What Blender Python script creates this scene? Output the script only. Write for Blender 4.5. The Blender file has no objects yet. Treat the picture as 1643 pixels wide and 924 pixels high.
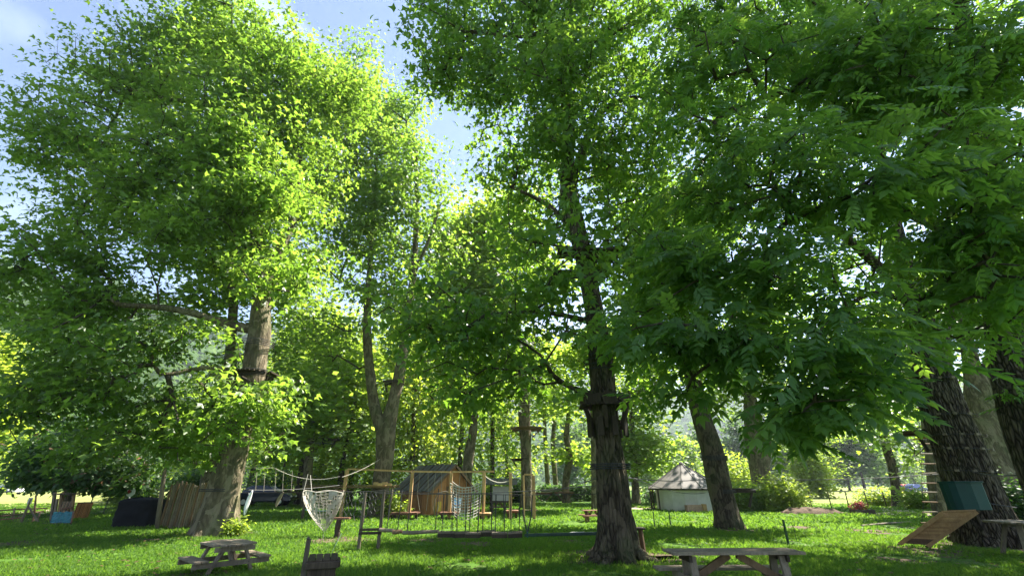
import bpy, math, random
import numpy as np
from mathutils import Vector, Matrix, noise

random.seed(7)
RNG = np.random.default_rng(7)
S = bpy.context.scene
C = S.collection

# ------------------------------------------------------------------ camera, world, sun, exposure
PITCH = math.radians(24.1)
FOC = 700.0            # focal length in pixels of a 1643 px wide frame
EYE = 1.6
cam_d = bpy.data.cameras.new('camera')
cam = bpy.data.objects.new('camera', cam_d)
C.objects.link(cam)
cam.location = (0, 0, EYE)
cam.rotation_euler = (math.radians(90) + PITCH, 0, 0)
cam_d.sensor_width = 36.0
cam_d.lens = 36.0 * FOC / 1643.0
cam_d.clip_start = 0.05
cam_d.clip_end = 9000
S.camera = cam

SUN = Vector((0.755, 0.527, 1.271)).normalized()
ELEV = math.asin(SUN.z)
AZ = math.atan2(SUN.x, SUN.y)
w = bpy.data.worlds.new('World'); S.world = w; w.use_nodes = True
nt = w.node_tree; nt.nodes.clear()
out = nt.nodes.new('ShaderNodeOutputWorld')
bg = nt.nodes.new('ShaderNodeBackground'); bg.inputs['Strength'].default_value = 0.068
sky = nt.nodes.new('ShaderNodeTexSky'); sky.sky_type = 'NISHITA'; sky.sun_disc = False
sky.sun_elevation = ELEV; sky.sun_rotation = AZ
sky.air_density = 0.85; sky.dust_density = 0.1; sky.ozone_density = 1.7
tc = nt.nodes.new('ShaderNodeTexCoord')
mp = nt.nodes.new('ShaderNodeMapping'); mp.inputs['Scale'].default_value = (1.0, 1.6, 2.6); mp.inputs['Rotation'].default_value = (0.3, 0.5, 0.4)
ns = nt.nodes.new('ShaderNodeTexNoise'); ns.inputs['Scale'].default_value = 1.7; ns.inputs['Detail'].default_value = 9; ns.inputs['Roughness'].default_value = 0.55
ns.inputs['Distortion'].default_value = 0.6
rp = nt.nodes.new('ShaderNodeValToRGB')
rp.color_ramp.elements[0].position = 0.50; rp.color_ramp.elements[0].color = (0, 0, 0, 1)
rp.color_ramp.elements[1].position = 0.78; rp.color_ramp.elements[1].color = (0.85, 0.85, 0.85, 1)
mx = nt.nodes.new('ShaderNodeMix'); mx.data_type = 'RGBA'
mx.inputs['B'].default_value = (3.9, 4.6, 5.6, 1)      # thin white cirrus
nt.links.new(tc.outputs['Generated'], mp.inputs['Vector']); nt.links.new(mp.outputs[0], ns.inputs['Vector'])
nt.links.new(ns.outputs['Fac'], rp.inputs['Fac']); nt.links.new(rp.outputs[0], mx.inputs['Factor'])
nt.links.new(sky.outputs[0], mx.inputs['A']); nt.links.new(mx.outputs['Result'], bg.inputs['Color'])
nt.links.new(bg.outputs[0], out.inputs['Surface'])

sl = bpy.data.lights.new('sun', 'SUN'); sl.energy = 5.0; sl.angle = math.radians(0.55); sl.color = (1.0, 0.94, 0.84)
so = bpy.data.objects.new('sun', sl); C.objects.link(so)
so.rotation_euler = SUN.to_track_quat('Z', 'Y').to_euler(); so.location = (20, 20, 40)

S.view_settings.view_transform = 'Standard'; S.view_settings.look = 'None'
S.view_settings.exposure = 2.2; S.view_settings.gamma = 1.0
S.cycles.max_bounces = 12; S.cycles.diffuse_bounces = 7; S.cycles.transmission_bounces = 6
S.cycles.glossy_bounces = 2; S.cycles.transparent_max_bounces = 4; S.cycles.volume_bounces = 0
S.cycles.sample_clamp_indirect = 6.0
S.cycles.use_denoising = True

# ------------------------------------------------------------------ projection helpers: where a thing stands
CP, SP = math.cos(PITCH), math.sin(PITCH)
def ray(px, py):
    x = (px - 821.5) / FOC; y = (462 - py) / FOC
    return x, CP - y * SP, SP + y * CP
def P(px, py, Y):
    x, f, u = ray(px, py)
    return Vector((x * Y / f, Y, EYE + u * Y / f))
def G(px, py):
    x, f, u = ray(px, py)
    t = -EYE / u
    return Vector((x * t, f * t, 0))
def mpp(px, py, Y):
    return Y / (FOC * ray(px, py)[1])
def proj(a):
    a = np.asarray(a, float)
    x = a[:, 0]; f = a[:, 1] * CP + (a[:, 2] - EYE) * SP; u = -a[:, 1] * SP + (a[:, 2] - EYE) * CP
    f = np.maximum(f, 0.01)
    return 821.5 + FOC * x / f, 462 - FOC * u / f

# ------------------------------------------------------------------ materials
MATS = {}
def newmat(name):
    m = bpy.data.materials.new(name); m.use_nodes = True
    t = m.node_tree; t.nodes.clear()
    o = t.nodes.new('ShaderNodeOutputMaterial')
    MATS[name] = m
    return m, t, o
def ramp(t, fac, stops):
    r = t.nodes.new('ShaderNodeValToRGB')
    e = r.color_ramp.elements
    while len(e) < len(stops): e.new(0.5)
    for i, (p, c) in enumerate(stops):
        e[i].position = p; e[i].color = (*c, 1)
    t.links.new(fac, r.inputs['Fac'])
    return r.outputs[0]
def noisetex(t, vec, scale, detail=4, rough=0.55, dist=0.0):
    n = t.nodes.new('ShaderNodeTexNoise')
    n.inputs['Scale'].default_value = scale; n.inputs['Detail'].default_value = detail
    n.inputs['Roughness'].default_value = rough; n.inputs['Distortion'].default_value = dist
    t.links.new(vec, n.inputs['Vector'])
    return n.outputs['Fac']
def objvec(t, scale=(1, 1, 1)):
    tc = t.nodes.new('ShaderNodeTexCoord'); m = t.nodes.new('ShaderNodeMapping')
    m.inputs['Scale'].default_value = scale
    t.links.new(tc.outputs['Object'], m.inputs['Vector'])
    return m.outputs[0]
def bump(t, h, strength, dist):
    b = t.nodes.new('ShaderNodeBump'); b.inputs['Strength'].default_value = strength; b.inputs['Distance'].default_value = dist
    t.links.new(h, b.inputs['Height']); return b.outputs[0]
def princ(t, o, rough=0.7, spec=0.3):
    p = t.nodes.new('ShaderNodeBsdfPrincipled')
    p.inputs['Roughness'].default_value = rough; p.inputs['Specular IOR Level'].default_value = spec
    t.links.new(p.outputs[0], o.inputs['Surface'])
    return p
def mixf(t, a, b, f):
    m = t.nodes.new('ShaderNodeMix'); m.data_type = 'RGBA'
    m.inputs['Factor'].default_value = f if not hasattr(f, 'links') else 0
    if hasattr(f, 'links'): t.links.new(f, m.inputs['Factor'])
    for s, v in (('A', a), ('B', b)):
        if hasattr(v, 'links'): t.links.new(v, m.inputs[s])
        else: m.inputs[s].default_value = (*v, 1)
    return m.outputs['Result']

def wood(name, c1, c2, rough=0.75, grain=(30, 30, 3)):
    m, t, o = newmat(name); p = princ(t, o, rough, 0.25)
    v = objvec(t, grain)
    oi = t.nodes.new('ShaderNodeObjectInfo')
    n = noisetex(t, v, 1.0, 6, 0.65, 0.4); n2 = noisetex(t, objvec(t), 1.3, 5, 0.6)
    a = ramp(t, n, [(0.3, c1), (0.7, c2)])
    d = tuple(x * 0.55 for x in c1)
    a = mixf(t, a, d, ramp(t, n2, [(0.5, (0, 0, 0)), (0.72, (0.8, 0.8, 0.8))]))
    hs = t.nodes.new('ShaderNodeHueSaturation'); t.links.new(a, hs.inputs['Color'])
    mr = t.nodes.new('ShaderNodeMapRange'); mr.inputs['To Min'].default_value = 0.75; mr.inputs['To Max'].default_value = 1.25
    t.links.new(oi.outputs['Random'], mr.inputs['Value']); t.links.new(mr.outputs[0], hs.inputs['Value'])
    t.links.new(hs.outputs[0], p.inputs['Base Color'])
    t.links.new(bump(t, n, 0.5, 0.01), p.inputs['Normal'])
    return m
def plain(name, c, rough=0.6, spec=0.3, var=0.25, sc=6, metal=0.0):
    m, t, o = newmat(name); p = princ(t, o, rough, spec)
    n = noisetex(t, objvec(t), sc, 5, 0.6)
    t.links.new(ramp(t, n, [(0.3, tuple(x * (1 - var) for x in c)), (0.7, tuple(min(1, x * (1 + var * 0.6)) for x in c))]), p.inputs['Base Color'])
    p.inputs['Metallic'].default_value = metal
    t.links.new(bump(t, n, 0.2, 0.01), p.inputs['Normal'])
    return m
def leafmat(name, lo, hi, tlo, thi, trans=0.5, rough=0.5, spec=0.35):
    m, t, o = newmat(name)
    at = t.nodes.new('ShaderNodeAttribute'); at.attribute_name = 'rnd'
    p = t.nodes.new('ShaderNodeBsdfPrincipled'); p.inputs['Roughness'].default_value = rough
    p.inputs['Specular IOR Level'].default_value = spec
    t.links.new(ramp(t, at.outputs['Fac'], [(0.0, lo), (0.93, hi), (1.0, tuple(x * 1.25 for x in hi))]), p.inputs['Base Color'])
    tr = t.nodes.new('ShaderNodeBsdfTranslucent')
    t.links.new(ramp(t, at.outputs['Fac'], [(0.0, tlo), (1.0, thi)]), tr.inputs['Color'])
    mx = t.nodes.new('ShaderNodeMixShader'); mx.inputs[0].default_value = trans
    t.links.new(p.outputs[0], mx.inputs[1]); t.links.new(tr.outputs[0], mx.inputs[2])
    t.links.new(mx.outputs[0], o.inputs['Surface'])
    return m

leafmat('plane_leaf', (0.055, 0.105, 0.018), (0.10, 0.165, 0.032), (0.19, 0.38, 0.028), (0.38, 0.56, 0.06), 0.55, 0.4, 0.5)
leafmat('centre_leaf', (0.040, 0.09, 0.020), (0.078, 0.14, 0.035), (0.16, 0.36, 0.025), (0.36, 0.56, 0.05), 0.52, 0.4, 0.5)
leafmat('ash_leaf', (0.040, 0.095, 0.022), (0.090, 0.16, 0.042), (0.15, 0.36, 0.028), (0.34, 0.54, 0.055), 0.5, 0.4, 0.35)
leafmat('wood_leaf', (0.065, 0.13, 0.018), (0.12, 0.20, 0.035), (0.30, 0.48, 0.035), (0.50, 0.66, 0.07), 0.55)
leafmat('lime_leaf', (0.10, 0.16, 0.02), (0.16, 0.23, 0.035), (0.42, 0.57, 0.04), (0.58, 0.70, 0.07), 0.55)
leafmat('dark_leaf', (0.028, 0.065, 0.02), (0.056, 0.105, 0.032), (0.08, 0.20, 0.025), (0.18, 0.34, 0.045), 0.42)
leafmat('far_leaf', (0.05, 0.10, 0.025), (0.085, 0.15, 0.045), (0.15, 0.28, 0.04), (0.26, 0.42, 0.07), 0.45)
leafmat('hill_leaf', (0.025, 0.06, 0.018), (0.075, 0.13, 0.035), (0.07, 0.14, 0.02), (0.15, 0.26, 0.04), 0.35, 1.0, 0.0)
leafmat('russet_leaf', (0.10, 0.06, 0.04), (0.16, 0.10, 0.06), (0.25, 0.14, 0.07), (0.35, 0.2, 0.1), 0.45)
leafmat('grass_blade', (0.042, 0.095, 0.015), (0.09, 0.165, 0.026), (0.12, 0.29, 0.02), (0.30, 0.48, 0.045), 0.45, 0.6, 0.2)
leafmat('flower_red', (0.25, 0.03, 0.06), (0.4, 0.06, 0.10), (0.4, 0.04, 0.06), (0.6, 0.1, 0.14), 0.4)

wood('weathered_wood', (0.135, 0.104, 0.070), (0.25, 0.205, 0.148))
wood('dark_wood', (0.03, 0.021, 0.013), (0.07, 0.052, 0.035))
wood('grey_wood', (0.068, 0.054, 0.036), (0.135, 0.112, 0.08))
wood('brown_wood', (0.12, 0.072, 0.038), (0.22, 0.14, 0.077))
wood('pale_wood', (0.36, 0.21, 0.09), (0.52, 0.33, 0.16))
wood('stained_wood', (0.27, 0.12, 0.04), (0.43, 0.205, 0.075))
wood('red_wood', (0.15, 0.07, 0.043), (0.24, 0.125, 0.08))
wood('slate_board', (0.06, 0.058, 0.057), (0.155, 0.15, 0.147), 0.6)
wood('green_paint_wood', (0.015, 0.038, 0.026), (0.035, 0.07, 0.05), 0.5)
plain('rope', (0.28, 0.25, 0.20), 0.9, 0.1)
plain('pale_rope', (0.44, 0.41, 0.35), 0.9, 0.1)
plain('dark_rope', (0.05, 0.05, 0.05), 0.8, 0.2)
plain('steel_cable', (0.07, 0.07, 0.068), 0.65, 0.3)
plain('white_wall', (0.52, 0.50, 0.45), 0.85, 0.2, 0.12, 3)
plain('white_plastic', (0.78, 0.77, 0.80), 0.35, 0.4, 0.05)
plain('roof_sheet', (0.15, 0.135, 0.12), 0.7, 0.3, 0.3, 2)
plain('teal_plastic', (0.004, 0.042, 0.036), 0.55, 0.25, 0.25, 2)
plain('turquoise_cloth', (0.008, 0.13, 0.15), 0.6, 0.4, 0.35, 5)
plain('turquoise_plastic', (0.10, 0.55, 0.50), 0.4, 0.4, 0.1)
plain('black_tarp', (0.010, 0.010, 0.012), 0.75, 0.15, 0.4, 6)
plain('pale_blue', (0.20, 0.45, 0.75), 0.5, 0.3)
plain('yellow_paint', (0.65, 0.42, 0.05), 0.5, 0.3)
plain('terracotta', (0.40, 0.26, 0.19), 0.8, 0.2)
plain('green_metal', (0.03, 0.07, 0.04), 0.5, 0.4)
plain('tyre_black', (0.02, 0.02, 0.02), 0.8, 0.2)
plain('car_white', (0.75, 0.75, 0.75), 0.25, 0.6, 0.03)
plain('car_dark', (0.02, 0.025, 0.05), 0.25, 0.6, 0.05)
plain('car_red', (0.45, 0.03, 0.04), 0.25, 0.6, 0.05)
plain('car_blue', (0.03, 0.05, 0.18), 0.25, 0.6, 0.05)
plain('window_glass', (0.03, 0.04, 0.05), 0.08, 0.8, 0.05)
plain('lamp_glass', (0.7, 0.7, 0.65), 0.15, 0.7, 0.05)
plain('red_paint', (0.5, 0.04, 0.04), 0.5, 0.4)

def barkmat(name, cols, vs, bs, patch=None, moss=0.0):
    m, t, o = newmat(name); p = princ(t, o, 0.85, 0.15)
    v = objvec(t, vs)
    n = noisetex(t, v, 1.0, 8, 0.62, 0.6)
    vo = t.nodes.new('ShaderNodeTexVoronoi'); vo.feature = 'DISTANCE_TO_EDGE'; vo.inputs['Scale'].default_value = 1.6
    t.links.new(v, vo.inputs['Vector'])
    col = ramp(t, n, [(0.28, cols[0]), (0.5, cols[1]), (0.74, cols[2])])
    cr = ramp(t, vo.outputs['Distance'], [(0.0, (0.16, 0.14, 0.12)), (0.22, (1, 1, 1))])
    mu = t.nodes.new('ShaderNodeMix'); mu.data_type = 'RGBA'; mu.blend_type = 'MULTIPLY'; mu.inputs['Factor'].default_value = bs
    t.links.new(col, mu.inputs['A']); t.links.new(cr, mu.inputs['B']); col = mu.outputs['Result']
    if patch:
        n2 = noisetex(t, objvec(t, (1, 1, 0.6)), 3.2, 3, 0.5, 0.8)
        col = mixf(t, col, patch, ramp(t, n2, [(0.52, (0, 0, 0)), (0.56, (0.8, 0.8, 0.8))]))
    if moss:
        n3 = noisetex(t, objvec(t), 1.1, 6, 0.7)
        col = mixf(t, col, (0.06, 0.10, 0.025), ramp(t, n3, [(0.45, (0, 0, 0)), (0.75, (moss, moss, moss))]))
    t.links.new(col, p.inputs['Base Color'])
    add = t.nodes.new('ShaderNodeMath'); add.operation = 'ADD'
    vm = t.nodes.new('ShaderNodeMath'); vm.operation = 'MINIMUM'; vm.inputs[1].default_value = 0.22
    t.links.new(vo.outputs['Distance'], vm.inputs[0])
    vk = t.nodes.new('ShaderNodeMath'); vk.operation = 'MULTIPLY'; vk.inputs[1].default_value = 3.0 * bs
    t.links.new(vm.outputs[0], vk.inputs[0])
    t.links.new(n, add.inputs[0]); t.links.new(vk.outputs[0], add.inputs[1])
    t.links.new(bump(t, add.outputs[0], 1.0, 0.07), p.inputs['Normal'])
barkmat('plane_bark', [(0.06, 0.048, 0.03), (0.13, 0.105, 0.066), (0.24, 0.195, 0.125)], (5, 5, 1.6), 0.35, (0.21, 0.175, 0.115), 0.5)
barkmat('grey_bark', [(0.035, 0.027, 0.018), (0.085, 0.066, 0.045), (0.18, 0.145, 0.10)], (8, 8, 1.7), 0.7, (0.13, 0.10, 0.068), 0.5)
barkmat('furrowed_bark', [(0.05, 0.038, 0.027), (0.12, 0.095, 0.068), (0.21, 0.17, 0.125)], (9, 9, 1.6), 1.0, None, 0.25)
barkmat('branch_bark', [(0.035, 0.029, 0.02), (0.075, 0.06, 0.042), (0.14, 0.115, 0.08)], (9, 9, 5), 0.2)

def groundmat(name, kind):
    m, t, o = newmat(name); p = princ(t, o, 0.95, 0.1)
    v = objvec(t)
    fine = noisetex(t, v, 14, 6, 0.7); mid = noisetex(t, v, 0.9, 5, 0.6); big = noisetex(t, v, 0.16, 4, 0.5)
    if kind == 'lawn':
        c = ramp(t, fine, [(0.3, (0.035, 0.085, 0.012)), (0.7, (0.085, 0.165, 0.022))])
        c = mixf(t, c, (0.12, 0.18, 0.03), ramp(t, mid, [(0.5, (0, 0, 0)), (0.7, (0.6, 0.6, 0.6))]))
        n4 = noisetex(t, v, 0.35, 7, 0.68, 0.5)
        c = mixf(t, c, (0.17, 0.135, 0.085), ramp(t, n4, [(0.58, (0, 0, 0)), (0.68, (0.8, 0.8, 0.8))]))
    elif kind == 'field':
        c = ramp(t, fine, [(0.3, (0.16, 0.20, 0.05)), (0.7, (0.24, 0.27, 0.08))])
        c = mixf(t, c, (0.26, 0.25, 0.10), ramp(t, big, [(0.45, (0, 0, 0)), (0.65, (0.7, 0.7, 0.7))]))
    elif kind == 'path':
        c = ramp(t, fine, [(0.3, (0.30, 0.24, 0.18)), (0.7, (0.45, 0.38, 0.29))])
        c = mixf(t, c, (0.20, 0.17, 0.10), ramp(t, mid, [(0.5, (0, 0, 0)), (0.7, (0.5, 0.5, 0.5))]))
    else:
        c = ramp(t, fine, [(0.3, (0.07, 0.05, 0.035)), (0.7, (0.15, 0.11, 0.08))])
    t.links.new(c, p.inputs['Base Color'])
    t.links.new(bump(t, fine, 0.8, 0.03), p.inputs['Normal'])
groundmat('lawn', 'lawn'); groundmat('field', 'field'); groundmat('path', 'path'); groundmat('soil', 'soil')
def hillmat():
    m, t, o = newmat('hill_forest'); p = princ(t, o, 1.0, 0.0)
    v = objvec(t)
    n = noisetex(t, v, 0.07, 9, 0.75); n2 = noisetex(t, v, 0.006, 5, 0.6)
    c = ramp(t, n, [(0.35, (0.03, 0.07, 0.02)), (0.5, (0.07, 0.13, 0.03)), (0.68, (0.13, 0.20, 0.05))])
    c = mixf(t, c, (0.15, 0.20, 0.06), ramp(t, n2, [(0.55, (0, 0, 0)), (0.62, (0.6, 0.6, 0.6))]))
    t.links.new(c, p.inputs['Base Color'])
    t.links.new(bump(t, n, 1.0, 6.0), p.inputs['Normal'])
hillmat()

# ------------------------------------------------------------------ object helpers
TRIS = [0]
def link(o, parent=None):
    C.objects.link(o)
    if parent is not None: o.parent = parent
    return o
def npmesh(name, verts, faces, rnd=None, smooth=False):
    """faces: (n,k) array of one k"""
    me = bpy.data.meshes.new(name)
    verts = np.ascontiguousarray(verts, np.float32); faces = np.ascontiguousarray(faces, np.int32)
    me.vertices.add(len(verts)); me.vertices.foreach_set('co', verts.ravel())
    k = faces.shape[1]
    me.loops.add(faces.size); me.loops.foreach_set('vertex_index', faces.ravel())
    me.polygons.add(len(faces))
    me.polygons.foreach_set('loop_start', np.arange(0, faces.size, k, dtype=np.int32))
    me.polygons.foreach_set('loop_total', np.full(len(faces), k, np.int32))
    if smooth: me.polygons.foreach_set('use_smooth', np.ones(len(faces), bool))
    if rnd is not None:
        a = me.attributes.new('rnd', 'FLOAT', 'POINT'); a.data.foreach_set('value', np.ascontiguousarray(rnd, np.float32))
    me.update()
    TRIS[0] += len(faces) * (k - 2)
    return me
def thing(name, label, cat, loc=(0, 0, 0), group=None):
    o = bpy.data.objects.new(name, None); o.location = loc; o.empty_display_size = 0.1
    link(o); o['label'] = label; o['category'] = cat
    if group: o['group'] = group
    return o
def rootloc(p):
    while p.parent is not None: p = p.parent
    return Vector(p.location)
def tag(o, label, cat, group=None):
    o['label'] = label; o['category'] = cat
    if group: o['group'] = group
    return o
def struct(o): o['kind'] = 'structure'; return o
def stuff(o, label=None):
    o['kind'] = 'stuff'
    if label: o['label'] = label
    return o

class MB:
    def __init__(s): s.v = []; s.f = []
    def add(s, vs, fs):
        b = len(s.v); s.v += [Vector(v) for v in vs]; s.f += [tuple(i + b for i in f) for f in fs]; return s
    def beam(s, a, b, w, h, up=(0, 0, 1), taper=1.0):
        a = Vector(a); b = Vector(b); d = (b - a).normalized(); up = Vector(up)
        x = d.cross(up)
        if x.length < 1e-3: x = d.cross(Vector((1, 0, 0)))
        x.normalize(); y = x.cross(d).normalized()
        vs = []
        for c, k in ((a, 1.0), (b, taper)):
            for sx, sy in ((-1, -1), (1, -1), (1, 1), (-1, 1)):
                vs.append(c + x * (sx * w * k / 2) + y * (sy * h * k / 2))
        return s.add(vs, [(0, 1, 2, 3), (7, 6, 5, 4), (0, 4, 5, 1), (1, 5, 6, 2), (2, 6, 7, 3), (3, 7, 4, 0)])
    def box(s, c, sx, sy, sz, rz=0.0):
        c = Vector(c); dx = Vector((math.cos(rz), math.sin(rz), 0)) * sx / 2
        return s.beam(c - dx, c + dx, sy, sz)
    def tube(s, pts, r, n=6, cap=True):
        pts = [Vector(p) for p in pts]
        if not hasattr(r, '__len__'): r = [r] * len(pts)
        b = len(s.v); ref = Vector((0.13, 0.31, 0.94))
        for i, p in enumerate(pts):
            d = (pts[min(i + 1, len(pts) - 1)] - pts[max(i - 1, 0)])
            d = d.normalized() if d.length > 1e-6 else Vector((0, 0, 1))
            x = d.cross(ref)
            if x.length < 0.15: x = d.cross(Vector((1, 0, 0)))
            x.normalize(); y = d.cross(x)
            for k in range(n):
                a = 2 * math.pi * k / n
                s.v.append(p + (x * math.cos(a) + y * math.sin(a)) * r[i])
        for i in range(len(pts) - 1):
            for k in range(n):
                k2 = (k + 1) % n
                s.f.append((b + i * n + k, b + i * n + k2, b + (i + 1) * n + k2, b + (i + 1) * n + k))
        if cap:
            s.f.append(tuple(b + k for k in range(n))[::-1]); s.f.append(tuple(b + (len(pts) - 1) * n + k for k in range(n)))
        return s
    def prism(s, poly, z0, z1):
        n = len(poly)
        vs = [Vector((x, y, z0)) for x, y in poly] + [Vector((x, y, z1)) for x, y in poly]
        return s.add(vs, [tuple(range(n))[::-1], tuple(range(n, 2 * n))] + [(i, (i + 1) % n, n + (i + 1) % n, n + i) for i in range(n)])
    def lathe(s, c, prof, n=16, a0=0.0, a1=2 * math.pi):
        c = Vector(c); b = len(s.v); full = abs(a1 - a0 - 2 * math.pi) < 1e-6; m = n if full else n + 1
        for r, z in prof:
            for k in range(m):
                a = a0 + (a1 - a0) * k / n
                s.v.append(c + Vector((r * math.cos(a), r * math.sin(a), z)))
        for i in range(len(prof) - 1):
            for k in range(n):
                k2 = (k + 1) % m
                s.f.append((b + i * m + k, b + i * m + k2, b + (i + 1) * m + k2, b + (i + 1) * m + k))
        return s
    def build(s, name, mat, parent=None, smooth=False, bevel=0.0):
        off = rootloc(parent) if parent is not None else Vector((0, 0, 0))
        me = bpy.data.meshes.new(name)
        me.from_pydata([tuple(v - off) for v in s.v], [], s.f)
        if smooth:
            for p in me.polygons: p.use_smooth = True
        me.materials.append(MATS[mat]); me.update()
        TRIS[0] += sum(len(f) - 2 for f in s.f)
        o = bpy.data.objects.new(name, me); link(o, parent)
        if bevel:
            b = o.modifiers.new('bevel', 'BEVEL'); b.width = bevel; b.segments = 1; b.limit_method = 'ANGLE'
        return o
def sag(a, b, d, n=14):
    a = Vector(a); b = Vector(b)
    return [a.lerp(b, i / n) - Vector((0, 0, d * 4 * (i / n) * (1 - i / n))) for i in range(n + 1)]
def copy_tree(o, parent=None):
    c = o.copy(); link(c, parent)
    for ch in list(o.children): copy_tree(ch, c)
    return c
def solo(mb, name, mat, label, cat, loc, group=None, **k):
    """a thing that is one mesh: origin at its base"""
    off = Vector(loc); mb.v = [v - off for v in mb.v]
    o = mb.build(name, mat, None, **k); o.location = off
    return tag(o, label, cat, group)

# ------------------------------------------------------------------ leaves
def T(vs, fs): return np.array(vs, np.float32), np.array(fs, np.int32)
LOBED = T([(0, 0, 0), (-.55, .30, -.10), (-.19, .48, .02), (0, 1.05, -.14), (.19, .48, .02), (.55, .30, -.10)],
          [(0, 2, 1), (0, 3, 2), (0, 4, 3), (0, 5, 4)])
SIMPLE = T([(0, 0, 0), (-.36, .42, -.06), (0, .5, .05), (.36, .42, -.06), (0, 1.0, -.12)], [(0, 2, 1), (0, 3, 2), (1, 2, 4), (2, 3, 4)])
DIAMOND = T([(0, 0, 0), (-.38, .45, -.06), (.38, .5, -.06), (0, 1.0, -.1)], [(0, 2, 1), (1, 2, 3)])
def pinnate(pairs=4, nleaf=4, droop=0.25, seed=0):
    r = np.random.default_rng(seed); vs = []; fs = []
    def leaflet(p, d, L, W):
        b = len(vs); n = np.array((0, 0, 1.0)); x = np.cross(d, n); x /= np.linalg.norm(x) + 1e-9
        pts = [p, p + d * L * .38 - x * W + n * (-.02), p + d * L * .38 + x * W + n * (-.02), p + d * L * .45 + n * .01, p + d * L + n * (-.05)]
        vs.extend(pts); fs.extend([(b, b + 3, b + 1), (b, b + 2, b + 3), (b + 1, b + 3, b + 4), (b + 3, b + 2, b + 4)])
    for i in range(pairs):
        u = 0.22 + 0.66 * i / max(1, pairs - 1); z = -droop * u * u
        L = 0.34 * (1 - 0.25 * abs(u - .55) * 2)
        for sgn in (-1, 1):
            d = np.array((sgn * (0.80 + r.uniform(-.1, .1)), 0.62, -0.25 + r.uniform(-.22, .12))); d /= np.linalg.norm(d)
            leaflet(np.array((0, u, z)), d, L * r.uniform(.9, 1.1), 0.08)
    leaflet(np.array((0, .9, -droop * .81)), np.array((0, .93, -.36)), .36, .085)
    b = len(vs)
    vs.extend([np.array((-.008, 0, 0)), np.array((.008, 0, 0)), np.array((0, .5, -droop * .22)), np.array((0, .92, -droop * .84))])
    fs.extend([(b, b + 1, b + 2), (b, b + 2, b + 3)])
    return T(vs, fs)
PINN = [pinnate(4, seed=1), pinnate(5, seed=2, droop=.35), pinnate(4, seed=3, droop=.15)]

def scatter(pos, size, tmpl, up=0.7, droop=0.0, rng=RNG, dirs=None, rnd=None):
    n = len(pos); tv, tf = tmpl
    nr = rng.normal(size=(n, 3)); nr /= np.linalg.norm(nr, axis=1)[:, None]
    nr[:, 2] = np.abs(nr[:, 2])
    nm = nr * (1 - up) + np.array((0, 0, 1.0)) * up; nm /= np.linalg.norm(nm, axis=1)[:, None]
    if dirs is None:
        dirs = rng.normal(size=(n, 3)); dirs[:, 2] = dirs[:, 2] * .4 - droop
    ty = dirs - nm * np.sum(dirs * nm, axis=1)[:, None]
    ty /= np.linalg.norm(ty, axis=1)[:, None] + 1e-9
    if droop:
        ty = ty + np.array((0, 0, -droop)); ty /= np.linalg.norm(ty, axis=1)[:, None]
        nm = nm - ty * np.sum(nm * ty, axis=1)[:, None]; nm /= np.linalg.norm(nm, axis=1)[:, None] + 1e-9
    tx = np.cross(ty, nm)
    s = np.asarray(size).reshape(-1, 1, 1) * np.ones((n, 1, 1))
    V = pos[:, None, :] + s * (tx[:, None, :] * tv[None, :, 0:1] + ty[:, None, :] * tv[None, :, 1:2] + nm[:, None, :] * tv[None, :, 2:3])
    k = len(tv)
    F = (tf[None] + (np.arange(n) * k)[:, None, None]).reshape(-1, 3)
    r = rng.uniform(size=n) if rnd is None else rnd
    return V.reshape(-1, 3), F, np.repeat(r, k)

def merge(parts):
    vs, fs, rs, b = [], [], [], 0
    for v, f, r in parts:
        vs.append(v); fs.append(f + b); rs.append(r); b += len(v)
    return np.concatenate(vs), np.concatenate(fs), np.concatenate(rs)

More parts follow.
